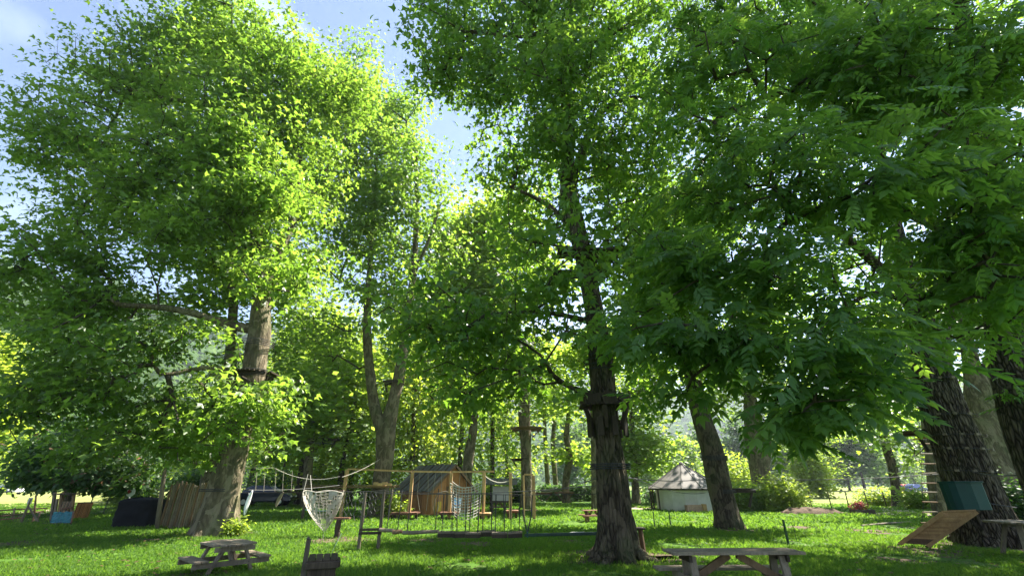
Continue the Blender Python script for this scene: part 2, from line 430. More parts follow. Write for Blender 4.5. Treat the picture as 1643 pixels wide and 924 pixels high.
# ------------------------------------------------------------------ trees
def ring_tube(pts, radii, sides=24, step=0.25, rough=0.06, flare=0.0, roots=5, seed=0, ridged=0.0, top_cap=False):
    """bark skin round a smooth path; returns verts, quads"""
    pts = [Vector(p) for p in pts]; L = [0.0]
    for a, b in zip(pts, pts[1:]): L.append(L[-1] + (b - a).length)
    n = max(2, int(L[-1] / step) + 1); V = []
    def at(s):
        for i in range(len(L) - 1):
            if s <= L[i + 1] or i == len(L) - 2:
                u = (s - L[i]) / max(1e-6, L[i + 1] - L[i]); u = min(max(u, 0), 1)
                p0 = pts[max(i - 1, 0)]; p1 = pts[i]; p2 = pts[i + 1]; p3 = pts[min(i + 2, len(pts) - 1)]
                p = 0.5 * ((2 * p1) + (p2 - p0) * u + (2 * p0 - 5 * p1 + 4 * p2 - p3) * u * u + (3 * p1 - p0 - 3 * p2 + p3) * u ** 3)
                return p, radii[i] * (1 - u) + radii[i + 1] * u
    ctr = []
    for i in range(n):
        ctr.append(at(L[-1] * i / (n - 1)))
    x = Vector((1, 0, 0))
    for i, (p, r) in enumerate(ctr):
        d = (ctr[min(i + 1, n - 1)][0] - ctr[max(i - 1, 0)][0]).normalized()
        x = (x - d * x.dot(d)); x.normalize(); y = d.cross(x)
        s = L[-1] * i / (n - 1)
        for k in range(sides):
            a = 2 * math.pi * k / sides; c, sn = math.cos(a), math.sin(a)
            rr = r
            q = Vector((c * r * 2.2 + seed * 7, sn * r * 2.2, s * 0.7))
            rr *= 1 + rough * noise.noise(q) * 2
            if ridged:
                q2 = Vector((c * r * 10 + seed, sn * r * 10, s * 1.3)); rr += ridged * (0.55 - min(.55, abs(noise.noise(q2)) * 2.2)) * -2.2
            if flare:
                e = math.exp(-s / (r * 0.9 + 0.05)); lob = 0.5 + 0.5 * math.sin(a * roots + seed + 1.3 * math.sin(a * 2 + seed))
                rr *= 1 + flare * e * (0.35 + 1.0 * lob * lob)
            V.append(p + x * (c * rr) + y * (sn * rr))
    F = []
    for i in range(n - 1):
        for k in range(sides):
            k2 = (k + 1) % sides
            F.append((i * sides + k, i * sides + k2, (i + 1) * sides + k2, (i + 1) * sides + k))
    return np.array([tuple(v) for v in V]), np.array(F), [(c[0], c[1]) for c in ctr]

def sample_blobs(blobs, n, rng, gap=0.0, gapscale=0.35, shell=0.45):
    """blobs: (centre Vector, rx, ry, rz, weight)"""
    w = np.array([b[1] * b[2] * b[3] * b[4] for b in blobs]) ** 0.85; w /= w.sum()
    out = []; tries = 0
    while len(out) < n and tries < n * 12:
        tries += 1
        b = blobs[rng.choice(len(blobs), p=w)]
        d = rng.normal(size=3); d /= np.linalg.norm(d)
        r = rng.uniform() ** shell * rng.uniform(.82, 1.16)
        p = Vector((b[0].x + d[0] * r * b[1], b[0].y + d[1] * r * b[2], b[0].z + d[2] * r * b[3]))
        if gap and noise.noise(p * gapscale) < -0.5 + gap and rng.uniform() < 0.8: continue
        out.append(p)
    return np.array([tuple(p) for p in out])

def grow(skel, clusters, rng, step=0.9, tip=0.012, power=0.42):
    """join every leaf cluster to the nearest limb by bent branches; returns verts, quads"""
    pos = [np.array(tuple(p)) for p, r in skel]; par = [-1] * len(pos); base = len(pos)
    rad = [r for p, r in skel]
    sk = np.array(pos)
    dist = np.array([np.min(np.linalg.norm(sk - c, axis=1)) for c in clusters])
    A = np.zeros((base + len(clusters) * 14, 3)); A[:base] = sk; lvl = np.zeros(len(A)); n = base
    for ci in np.argsort(dist):
        c = clusters[ci]
        d = np.linalg.norm(A[:n] - c, axis=1) + 0.25 * lvl[:n] + 0.5 * np.maximum(0, A[:n, 2] - c[2])
        j = int(np.argmin(d)); a = A[j].copy(); L = np.linalg.norm(c - a); m = max(1, min(8, int(L / step)))
        prev = j; side = rng.normal(size=3) * 0.09 * L
        for k in range(1, m + 1):
            u = k / m
            q = a + (c - a) * u + side * math.sin(math.pi * u) + np.array((0, 0, 0.10 * L * math.sin(math.pi * u)))
            if k < m: q += rng.normal(size=3) * 0.05
            if n >= len(A): break
            A[n] = q; lvl[n] = lvl[prev] + L / m; par.append(prev); prev = n; n += 1
    cnt = np.zeros(n)
    for i in range(n - 1, base - 1, -1):
        cnt[i] += 1
        if par[i] >= base: cnt[par[i]] += cnt[i]
    R = tip * np.maximum(cnt, 1) ** power
    V = []; F = []; b = 0
    for i in range(base, n):
        p = par[i]; a = A[p]; c = A[i]; d = c - a; L = np.linalg.norm(d)
        if L < 1e-4: continue
        d = d / L; ra = R[i] * 1.12 if p < base else min(R[p], R[i] * 1.35); rc = R[i]
        s = 4 if rc < 0.035 else 7
        x = np.cross(d, (0.3, 0.2, 0.9)); x /= np.linalg.norm(x) + 1e-9; y = np.cross(d, x)
        an = np.arange(s) * 2 * math.pi / s
        ring = np.cos(an)[:, None] * x + np.sin(an)[:, None] * y
        V.append(a - d * ra * 0.4 + ring * ra); V.append(c + ring * rc)
        for k in range(s): F.append((b + k, b + (k + 1) % s, b + s + (k + 1) % s, b + s + k))
        b += 2 * s
    return np.concatenate(V), np.array(F), A[:n], cnt

TREES = []
def tree(label, base_px, Y, trunk, crown, leaf, nclus, per, lsize, spread=0.5, bark='plane_bark', name='tree', group='trees of the rope park',
         limbs=(), tmpl=SIMPLE, gap=0.25, up=0.45, droop=0.0, sides=24, ridged=0.0, flare=0.5, seed=1, keep=(), cat='tree', rough=0.06, russet=0, twigs=0, step=.3):
    """trunk: (px, py, width_px[, Y]); limbs likewise; crown: (px, py, rx_px, ry_px[, Yoff[, depth radius m]])"""
    rng = np.random.default_rng(seed)
    def pl(seq):
        pts = []; rs = []
        for q in seq:
            yy = q[3] if len(q) > 3 else Y
            pts.append(P(q[0], q[1], yy)); rs.append(q[2] * 0.5 * mpp(q[0], q[1], yy))
        return pts, rs
    tp, tr = pl(trunk)
    tp[0].z = -0.12
    root = thing(name, label, cat, (tp[0].x, tp[0].y, 0), group)
    off = np.array((tp[0].x, tp[0].y, 0))
    V, F, skel = ring_tube(tp, tr, sides, 0.12 if sides > 30 else step, rough, flare, 5, seed, ridged)
    me = npmesh('trunk', V - off, F, smooth=True); me.materials.append(MATS[bark]); link(bpy.data.objects.new('trunk', me), root)
    sk = [(p, r) for p, r in skel if p.z > 0.28 * tp[-1].z]
    for lb in limbs:
        lp, lr = pl(lb)
        V, F, s2 = ring_tube(lp, lr, max(8, sides // 2), 0.3, rough, 0, 5, seed + 3, ridged * .4)
        me = npmesh('limb', V - off, F, smooth=True); me.materials.append(MATS[bark]); link(bpy.data.objects.new('limb', me), root)
        sk += s2[1:]
    sk = sk[::2] if len(sk) > 120 else sk
    blobs = []
    for q in crown:
        yo = q[4] if len(q) > 4 else 0.0; k = mpp(q[0], q[1], Y + yo)
        c = P(q[0], q[1], Y + yo); rx = q[2] * k; rz = q[3] * k * (1.0 if q[1] > 350 else 1.25)
        ry = q[5] if len(q) > 5 else 0.75 * (rx + rz) / 2 + 0.6
        blobs.append((c, rx, ry, rz, q[6] if len(q) > 6 else 1.0))
    cl = sample_blobs(blobs, nclus, rng, gap)
    if keep:      # a hole in the foliage where the limb shows
        X, Yp = proj(cl); ok = np.ones(len(cl), bool)
        for (x0, y0, x1, y1, ymin) in keep:
            ok &= ~((X > x0) & (X < x1) & (Yp > y0) & (Yp < y1) & (cl[:, 1] < ymin))
        cl = cl[ok]
    cl = cl[cl[:, 2] > 1.0]
    V, F, A, cnt = grow(sk, cl, rng)
    me = npmesh('branches', V - off, F, smooth=True); me.materials.append(MATS['branch_bark' if bark != 'furrowed_bark' else 'branch_bark'])
    o = link(bpy.data.objects.new('branches', me), root); o['kind'] = 'stuff'
    # foliage: clumps strung round the branch ends
    sc = rng.uniform(0.65, 1.35, len(cl)); cnts = np.maximum(2, (per * sc ** 2).astype(int))
    idx = np.repeat(np.arange(len(cl)), cnts); n = len(idx)
    g = rng.normal(size=(n, 3)) * spread; g[:, 2] *= 0.34
    tl = rng.normal(size=(len(cl), 2)) * 0.35; g[:, 2] += (g[:, :2] * tl[idx]).sum(1)
    g *= (sc[idx] ** 0.8)[:, None]
    pos = cl[idx] + g
    if keep:
        X, Yp = proj(pos); ok = np.ones(n, bool)
        for (x0, y0, x1, y1, ymin) in keep:
            ok &= ~((X > x0) & (X < x1) & (Yp > y0) & (Yp < y1) & (pos[:, 1] < ymin))
        pos = pos[ok]; idx = idx[ok]; g = g[ok]; n = len(pos)
    if twigs:      # fine twigs reach out among the leaves
        tw = np.repeat(np.arange(len(cl)), twigs); e = cl[tw] + rng.normal(size=(len(tw), 3)) * (spread * 1.1, spread * 1.1, spread * .4) * (sc[tw] ** .8)[:, None]
        e[:, 2] += ((e - cl[tw])[:, :2] * tl[tw]).sum(1); a = cl[tw] - off; e = e - off; r0 = .007 + .004 * rng.uniform(size=(len(tw), 1))
        ks = [np.array(k) for k in ((1, 0, 0), (-.5, .6, .6), (-.5, -.6, -.6))]
        V = np.stack([a + k * r0 for k in ks] + [e], 1).reshape(-1, 3)
        F = (np.array([(0, 1, 3), (1, 2, 3), (2, 0, 3)])[None] + (np.arange(len(tw)) * 4)[:, None, None]).reshape(-1, 3)
        me = npmesh('twigs', V, F); me.materials.append(MATS['branch_bark']); link(bpy.data.objects.new('twigs', me), root)['kind'] = 'stuff'
    crnd = rng.uniform(0, 0.35, len(cl)); rnd = np.clip(crnd[idx] * 1.6 + rng.uniform(0, 0.5, n), 0, 1)
    dirs = g + rng.normal(size=(n, 3)) * 0.25
    size = lsize * rng.uniform(0.5, 1.4, n)
    if isinstance(tmpl, list):
        parts = []
        for ti in range(len(tmpl)):
            mk = (np.arange(n) % len(tmpl)) == ti
            parts.append(scatter((pos - off)[mk], size[mk], tmpl[ti], up, droop, rng, dirs[mk], rnd[mk]))
        V, F, R = merge(parts)
    else:
        V, F, R = scatter(pos - off, size, tmpl, up, droop, rng, dirs, rnd)
    me = npmesh('crown', V, F, R); me.materials.append(MATS[leaf])
    crown_o = link(bpy.data.objects.new('crown', me), root); crown_o['kind'] = 'stuff'
    if russet:
        k = rng.choice(n, russet)
        V, F, R = scatter((pos - off)[k] + rng.normal(size=(russet, 3)) * .05, size[k], SIMPLE, up, 0, rng)
        me = npmesh('russet_leaves', V, F, R); me.materials.append(MATS['russet_leaf']); stuff(link(bpy.data.objects.new('russet_leaves', me), root))
    TREES.append((root, n))
    return root, pos

# ------------------------------------------------------------------ the setting
def sheet(name, poly, z, mat):
    me = bpy.data.meshes.new(name); me.from_pydata([(x, y, z) for x, y in poly], [], [tuple(range(len(poly)))])
    me.materials.append(MATS[mat]); me.update()
    return struct(link(bpy.data.objects.new(name, me)))
sheet('ground', [(-3000, -400), (3000, -400), (3000, 3000), (-3000, 3000)], 0.0, 'lawn')
def gx(px, py): g = G(px, py); return (g.x, g.y)
# hay fields beyond the park
sheet('field', [gx(-260, 816), gx(0, 813), gx(60, 811), gx(190, 809), gx(240, 806), (-50, 110), (-75, 190), (-230, 230)], 0.004, 'field')
sheet('field', [gx(1225, 812), gx(1300, 811), gx(1420, 806), gx(1500, 804), gx(1900, 803), (260, 230), (40, 250), (28, 90)], 0.004, 'field')
# gravel paths and trodden earth
sheet('path', [gx(-60, 838), gx(0, 833), gx(60, 826), gx(95, 818), gx(88, 812), gx(60, 816), gx(0, 824), gx(-60, 828)], 0.008, 'path')
sheet('path', [gx(118, 821), gx(190, 821), gx(250, 816), gx(245, 813), gx(140, 816)], 0.008, 'path')
sheet('path', [gx(1010, 812), gx(1062, 811), gx(1078, 814), gx(1030, 817), gx(1012, 816)], 0.008, 'path')
sheet('path', [gx(1350, 822), gx(1395, 818), gx(1430, 812), gx(1480, 812), gx(1530, 816), gx(1700, 822), gx(1560, 830), gx(1480, 827), gx(1410, 825)], 0.008, 'path')

def hill():
    na, nd = 260, 46
    V = []
    for j in range(nd):
        u = j / (nd - 1)
        for i in range(na):
            az = math.radians(-85 + 170 * i / (na - 1)); dg = math.degrees(az)
            L = 1 / (1 + math.exp((dg + 22) / 7.0))          # 1 on the left hillside, 0 elsewhere
            d0 = 110 * L + 330 * (1 - L); d1 = 520 * L + 1150 * (1 - L)
            d = d0 + (d1 - d0) * u * 1.15
            el = 17.0 * L + (1 - L) * (12.0 - 0.10 * max(0, dg - 12) + 1.1 * math.sin(dg * .21) + .8 * math.sin(dg * .47 + 1))
            h = d1 * math.tan(math.radians(el)); s = min(1, u); s = s * s * (3 - 2 * s)
            if u > 0.87: s *= 1 - (u - 0.87) * 1.5
            x = d * math.sin(az); y = d * math.cos(az)
            q = Vector((x, y, 0))
            z = h * s * (1 + 0.16 * noise.noise(q * 0.006)) + s * 18 * noise.noise(q * 0.02) + (min(1, u * 8)) * 4.0 * (noise.noise(q * 0.11) + .4) - 1.5
            V.append((x, y, z))
    F = [(j * na + i, j * na + i + 1, (j + 1) * na + i + 1, (j + 1) * na + i) for j in range(nd - 1) for i in range(na - 1)]
    me = npmesh('hills', np.array(V), np.array(F), smooth=True); me.materials.append(MATS['hill_forest'])
    struct(link(bpy.data.objects.new('hills', me)))
    # forest canopy on the slopes: many small crowns, one mass
    V = np.array(V); r = np.random.default_rng(3)
    N = 4600
    j = (r.uniform(size=N) ** 0.9 * (nd - 7)).astype(int) + 1; i = r.integers(0, na - 1, N)
    a = V[j * na + i]; b = V[(j + 1) * na + i + 1]
    p = a + (b - a) * r.uniform(size=(N, 3)); p[:, 2] = a[:, 2] + (b[:, 2] - a[:, 2]) * .5
    dist = np.linalg.norm(p[:, :2], axis=1); s = (4.0 + dist * 0.008) * r.uniform(.6, 1.4, N)
    k = 12; ii = np.repeat(np.arange(N), k); d = r.normal(size=(N * k, 3)); d /= np.linalg.norm(d, axis=1)[:, None]; d[:, 2] = np.abs(d[:, 2]) * 1.3
    q = p[ii] + d * s[ii][:, None] * .75
    VV, FF, RR = scatter(q, s[ii] * r.uniform(.5, 1.1, N * k), DIAMOND, .3, 0, r, d + r.normal(size=d.shape) * .5, np.clip(r.uniform(size=N)[ii] * .7 + r.uniform(size=N * k) * .3, 0, 1))
    me = npmesh('hillside_forest', VV, FF, RR); me.materials.append(MATS['hill_leaf'])
    stuff(link(bpy.data.objects.new('hillside_forest', me)), 'hazy wooded slopes rising behind the park and the fields')
hill()

EARTH = [(990, 893, 1.25, 1), (1598, 872, 1.9, 2), (352, 855, 1.15, 3), (1170, 850, .9, 4), (612, 828, 1.1, 5), (845, 818, .9, 6), (1060, 896, .6, 7), (1500, 884, 1.0, 8), (545, 866, .9, 9), (760, 872, .55, 10), (690, 866, .5, 11), (230, 866, .5, 12), (30, 872, .9, 13), (1400, 852, .8, 14), (1450, 900, .5, 15), (905, 868, .5, 16), (330, 921, .4, 17), (1280, 846, .7, 18)]
def grass():
    r = np.random.default_rng(11); parts = []
    def band(n, d0, d1, hgt, wid, k):
        d = np.exp(r.uniform(np.log(d0), np.log(d1), n * 2)); x = r.uniform(-1.35, 1.35, n * 2) * d
        pos = np.stack([x, d, np.zeros(n * 2)], 1)
        m = np.array([noise.noise(Vector((a[0] * .55, a[1] * .55, 3))) for a in pos[::1]]) if n < 90000 else r.normal(size=n * 2) * .2
        ok = (m > -0.42)
        for (ex, ey, er, es) in EARTH:
            g = G(ex, ey); q = np.hypot((pos[:, 0] - g.x) / 1.2, pos[:, 1] - g.y) / er
            ok &= ~((q < 1.15) & (r.uniform(size=len(pos)) > .12 + .8 * np.clip(q - .25, 0, 1) ** 1.5))
        pos = pos[ok][:n]; m = m[ok][:n]; n = len(pos)
        i = np.repeat(np.arange(n), k); base = pos[i] + r.normal(size=(n * k, 3)) * (0.06, 0.06, 0)
        base[:, 2] = -0.01
        sc = 1 + 0.0 * i; dd = base[:, 1]
        a = r.uniform(0, 2 * math.pi, n * k); w = wid * (0.7 + dd / 14) * r.uniform(.6, 1.3, n * k); h = hgt * r.uniform(.4, 1.25, n * k) * (1 + .8 * np.clip(m[i], -.3, .7))
        ux, uy = np.cos(a), np.sin(a); lean = r.normal(size=(n * k, 2)) * h[:, None] * .55
        v0 = base + np.stack([ux * w, uy * w, 0 * w], 1); v1 = base - np.stack([ux * w, uy * w, 0 * w], 1)
        v2 = base + np.stack([lean[:, 0], lean[:, 1], h], 1)
        V = np.stack([v0, v1, v2], 1).reshape(-1, 3); F = np.arange(n * k * 3).reshape(-1, 3)
        parts.append((V, F, np.repeat(r.uniform(0, 1, n * k) * .7 + .3 * np.clip(m[i] + .5, 0, 1), 3)))
    band(50000, 8.6, 18, 0.08, 0.010, 5)
    band(32000, 17, 42, 0.10, 0.02, 4)
    V, F, R = merge(parts)
    me = npmesh('grass', V, F, R); me.materials.append(MATS['grass_blade'])
    stuff(link(bpy.data.objects.new('grass', me)), 'thin mown lawn grass under the trees')
    # broad-leaved weeds and clover in the lawn
    n = 3600; d = np.exp(r.uniform(np.log(9), np.log(26), n)); x = r.uniform(-1.3, 1.3, n) * d
    pos = np.stack([x, d, r.uniform(.01, .06, n)], 1)
    keep = np.array([noise.noise(Vector((a[0] * .5, a[1] * .5, 9))) > .05 for a in pos]); pos = pos[keep]
    i = np.repeat(np.arange(len(pos)), 5); p = pos[i] + r.normal(size=(len(i), 3)) * (.05, .05, .008)
    V, F, R = scatter(p, r.uniform(.05, .1, len(p)), SIMPLE, .6, 0, r)
    me = npmesh('lawn_weeds', V, F, R); me.materials.append(MATS['grass_blade'])
    stuff(link(bpy.data.objects.new('lawn_weeds', me)), 'low broad-leaved weeds growing through the lawn')
grass()
def sprinkle():
    r = np.random.default_rng(5); n = 700
    d = np.exp(r.uniform(np.log(9), np.log(22), n)); x = r.uniform(-1.2, 1.2, n) * d
    V, F, R = scatter(np.stack([x, d, r.uniform(.03, .07, n)], 1), r.uniform(.06, .12, n), SIMPLE, .8, 0, r)
    me = npmesh('fallen_leaves', V, F, R); me.materials.append(MATS['russet_leaf'])
    stuff(link(bpy.data.objects.new('fallen_leaves', me)), 'dry leaves fallen on the lawn')
sprinkle()

# haze: pale even air round everything, sky outside it
def haze():
    m = bpy.data.materials.new('haze'); m.use_nodes = True; t = m.node_tree; t.nodes.clear()
    o = t.nodes.new('ShaderNodeOutputMaterial'); v = t.nodes.new('ShaderNodeVolumePrincipled')
    v.inputs['Color'].default_value = (0.78, 0.86, 1.0, 1); v.inputs['Density'].default_value = HAZE; v.inputs['Anisotropy'].default_value = 0.3
    t.links.new(v.outputs[0], o.inputs['Volume'])
    mb = MB(); mb.box((0, 1100, 158), 6400, 4200, 320); MATS['haze'] = m
    b = mb.build('haze', 'haze'); stuff(b, 'thin pale blue haze over the valley')
HAZE = 0.00033
if HAZE: haze()

# ------------------------------------------------------------------ the trees
# big plane on the left, fenced at its foot
tree('huge old plane tree with bound trunk behind the octagonal picnic table', (350, 855), 17.0,
     [(348, 858, 62), (354, 815, 52), (366, 760, 46), (384, 690, 38), (402, 620, 34), (412, 560, 33), (418, 510, 30), (420, 440, 24), (410, 370, 22), (395, 290, 17), (380, 200, 12), (365, 110, 7)],
     [(300, 75, 95, 70), (215, 150, 90, 80), (130, 225, 80, 60, -1), (50, 190, 45, 35, -1), (40, 250, 45, 28, -1), (30, 455, 75, 60, -1), (110, 420, 90, 55, -1.5), (250, 300, 130, 100), (390, 190, 110, 110),
      (380, 340, 110, 90, 1), (240, 430, 110, 80, -1), (130, 540, 100, 45, -2), (250, 560, 130, 60, -2), (150, 640, 80, 45, -2), (250, 650, 130, 55, 0), (210, 715, 100, 35, 2), (370, 680, 70, 35, 0.5),
      (330, 30, 70, 50), (400, 80, 60, 55), (470, 120, 80, 70), (470, 240, 80, 90, 1), (480, 350, 60, 80, 1.5), (150, 330, 80, 60, .5), (470, 450, 60, 60, 1.5), (325, 745, 55, 28, -.5), (440, 690, 60, 50, 1.2),
      (400, 440, 70, 45, -1.2), (430, 330, 80, 60, -1), (330, 380, 90, 60, -2), (560, 150, 60, 60, 2), (170, 490, 80, 30, -2), (385, 680, 75, 52, -1.5, .6, 5), (330, 660, 70, 50, -1.2, .8, 2.5), (440, 640, 50, 50, -.6, .8, 2.5), (420, 420, 90, 60, -2.6, .9, 3), (400, 330, 100, 60, -2.6, .9, 2.5), (380, 230, 90, 60, -2.6, .9, 2), (60, 620, 60, 60, -2, 1.2, 1.6), (120, 480, 90, 60, -1, 1.2, 1.5), (60, 500, 80, 50, -1), (330, 560, 70, 60, -2, 1.2, 1.6), (120, 600, 80, 50, -1.5, 1.5, 1.3), (250, 700, 110, 40, -1, 1.5, 1.5)],
     'plane_leaf', 1900, 46, 0.215, 0.42, limbs=[
         [(418, 530, 20), (375, 523, 13), (300, 500, 11, 16.2), (240, 492, 9, 15.6), (190, 488, 8, 15.2), (170, 470, 5, 15)],
         [(418, 480, 20), (450, 400, 16, 17.2), (470, 350, 10, 17.4), (480, 270, 6, 17.6)],
         [(410, 400, 14), (360, 330, 9, 16.5), (300, 240, 7, 16), (260, 180, 5, 16)],
         [(405, 340, 12), (340, 180, 8), (270, 160, 7, 16.5), (210, 145, 5, 16)],
         [(398, 600, 10), (330, 590, 8, 16), (260, 600, 7, 15.2), (240, 560, 4, 15)]],
     gap=.37, sides=56, flare=.45, rough=.08, ridged=.022, seed=4, tmpl=LOBED, twigs=4, up=.3, droop=.45, keep=[(388, 528, 438, 612, 18.2), (318, 756, 420, 900, 20), (180, 480, 400, 515, 15.6), (190, 775, 420, 900, 40)], name='plane_tree')
tree('pale second plane stem leaning close behind the huge left plane', (332, 812), 23.0,
     [(330, 816, 30), (337, 770, 26), (350, 710, 24), (362, 650, 22), (370, 560, 16), (378, 430, 10)],
     [(400, 560, 60, 60), (360, 470, 90, 70), (300, 700, 70, 40), (470, 640, 70, 50, 1), (420, 730, 50, 25, 1)],
     'plane_leaf', 160, 42, 0.32, 0.6, gap=.3, flare=.2, seed=9, keep=[(388, 528, 438, 612, 40), (318, 700, 420, 900, 40)], name='plane_tree')

# twin-stemmed plane left of the cabin
tree('twin-stemmed plane tree rising through the wooden deck left of the cabin', (612, 826), 26.0,
     [(606, 829, 32), (611, 780, 27), (617, 740, 27), (619, 700, 30), (632, 640, 18), (643, 590, 17), (655, 500, 13), (664, 430, 10), (668, 340, 8), (668, 230, 4)],
     [(550, 190, 90, 90, 1), (610, 180, 70, 60, 1), (645, 290, 40, 90, 0), (520, 310, 90, 90, 1), (590, 330, 60, 70, 2), (455, 400, 60, 80, 2), (640, 200, 50, 60, 1), (480, 520, 60, 60, 2), (700, 330, 35, 50, 1), (720, 400, 40, 50, 1), (530, 440, 60, 60, 3), (560, 100, 60, 40, 1), (590, 400, 70, 60, 1.5), (620, 480, 60, 40, 2), (570, 260, 80, 70, -1), (540, 580, 50, 50, 3), (620, 300, 60, 70, -1.5, 1.5, 1.5), (640, 400, 50, 50, 2.5, 1, 1.5), (650, 200, 40, 70, 0, 1.5, 1.5), (690, 280, 24, 50, 0, 1.5, 1.5), (540, 380, 60, 60, -1, 1.5, 1.3), (600, 450, 60, 60, -1.6, 1, 3), (670, 430, 36, 60, -1.2, 1, 3), (650, 340, 50, 50, -1.6, 1, 2.5), (590, 330, 60, 60, -1.6, 1, 2.5), (540, 520, 44, 50, -.5, 1, 2), (640, 520, 30, 34, -1.2, .8, 2), (700, 560, 34, 60, 1, 1, 2)],
     'plane_leaf', 900, 40, 0.28, 0.62, limbs=[[(617, 705, 20), (601, 650, 18), (593, 590, 15), (589, 530, 14), (592, 450, 9), (598, 360, 6), (605, 250, 4)],
                            [(664, 450, 7), (648, 410, 5), (636, 380, 4)], [(664, 440, 7), (690, 380, 5), (705, 330, 4)]],
     gap=.34, sides=24, flare=.25, seed=12, tmpl=SIMPLE, up=.3, droop=.4, keep=[(572, 540, 612, 900, 27.5), (600, 580, 668, 900, 27.5), (570, 690, 660, 900, 40)], name='plane_tree')

# the central plane carrying two platforms
tree('massive central plane tree with flared roots and a dark tree-house platform', (990, 896), 11.6,
     [(990, 899, 72), (988, 870, 58), (985, 820, 52), (981, 770, 51), (976, 710, 44), (970, 655, 42), (965, 590, 37), (958, 530, 34), (948, 470, 31), (935, 410, 29), (924, 360, 29), (914, 322, 31), (912, 270, 22), (913, 200, 19), (914, 130, 16), (918, 40, 12), (922, -60, 10), (925, -180, 7)],
     [(735, 55, 75, 60), (860, 40, 100, 80), (980, 60, 110, 90), (1060, 180, 80, 90, 1), (770, 130, 70, 60), (690, 100, 40, 50, -.5), (800, 230, 60, 60, 1), (870, 200, 80, 90, 1.5), (990, 250, 80, 90, 1), (840, 320, 80, 50, 1.5), (1040, 340, 50, 70, .5),
      (850, 400, 70, 50, 1), (1020, 120, 80, 80, 0), (740, 505, 60, 34, -1), (690, 540, 55, 35, -1.5), (790, 560, 90, 50, -1), (860, 500, 70, 60, -.5), (930, 470, 70, 50, -1.6), (765, 630, 34, 45, -.5), (860, 600, 50, 35, -.5), (1010, 560, 40, 60, .5), (900, 440, 50, 36, -1.2), (925, 480, 70, 70, -2.2, .8, 4), (890, 415, 50, 40, -2.2, .7, 4), (960, 545, 45, 50, -1.8, .6, 4), (950, 400, 60, 50, -2.3, .7, 4), (715, 500, 80, 40, -1, 2.4, .9), (640, 510, 50, 22, -1.5, 1.4, 1), (800, 600, 80, 60, -.5, 2.0, .9), (760, 665, 26, 36, -.5, .8, 1.5), (935, 445, 50, 20, -1.9, .4, 2), (700, 600, 40, 34, -.5, 1.2, 1), (930, 340, 50, 40, -1.5, .6, 2), (975, 330, 50, 60, -.5, .8, 3), (1000, 400, 50, 50, 0, .8, 3), (940, 270, 40, 50, -1.4, .5, 1.5), (985, 200, 60, 70, -1.5, .8, 2.5), (880, 200, 60, 70, -1.6, .8, 2), (900, 100, 80, 60, -1.8, .8, 2), (985, 600, 50, 40, -1.7, .5, 3), (920, 640, 24, 20, -1.5, .4, 3), (850, 350, 60, 50, -1.5, .8, 2),
      (850, -100, 160, 90), (980, -120, 140, 90), (920, -260, 140, 100), (720, -30, 80, 50)],
     'centre_leaf', 1650, 40, 0.19, 0.34, limbs=[
         [(970, 640, 13), (918, 622, 9, 11.2), (885, 600, 8, 10.8), (868, 570, 5, 10.5), (830, 545, 4, 10.3)],
         [(915, 300, 18), (935, 240, 13, 11.7), (960, 185, 11, 11.8), (1000, 160, 8, 12), (1040, 155, 5, 12)],
         [(914, 110, 12), (890, 50, 8, 11.4), (840, 60, 6, 11.2), (780, 55, 4, 11)],
         [(960, 520, 12), (900, 505, 8, 11), (840, 500, 6, 10.5), (780, 505, 4, 10.2)],
         [(925, 375, 12), (880, 330, 8, 12), (820, 300, 5, 12)]],
     gap=.38, sides=96, flare=.7, rough=.09, seed=21, ridged=.045, tmpl=LOBED, bark='grey_bark', twigs=4, up=.25, droop=.5,
     keep=[(935, 640, 1030, 900, 20), (940, 560, 985, 640, 11.6), (660, 650, 740, 900, 20)], name='plane_tree')

# leaning trunk in front of the round hut
tree('leaning mossy tree with a rope collar in front of the round hut', (1170, 848), 19.5,
     [(1170, 851, 46), (1166, 830, 38), (1155, 780, 38), (1141, 720, 34), (1126, 670, 30), (1112, 610, 24), (1100, 540, 18), (1090, 460, 12)],
     [(1080, 520, 60, 60), (1010, 470, 50, 60, 1), (1130, 420, 70, 70, 1), (1060, 400, 70, 60, 1), (1180, 560, 70, 60, 1), (1230, 480, 70, 60, 2), (1100, 600, 60, 30), (1040, 340, 60, 60, 1), (1120, 330, 70, 60, 1.5), (1010, 560, 40, 50, 1.5), (1060, 460, 60, 70, 2)],
     'centre_leaf', 460, 42, 0.27, 0.5, gap=.34, sides=32, flare=.3, seed=33, bark='grey_bark', keep=[(1090, 640, 1230, 900, 40)], name='leaning_tree')

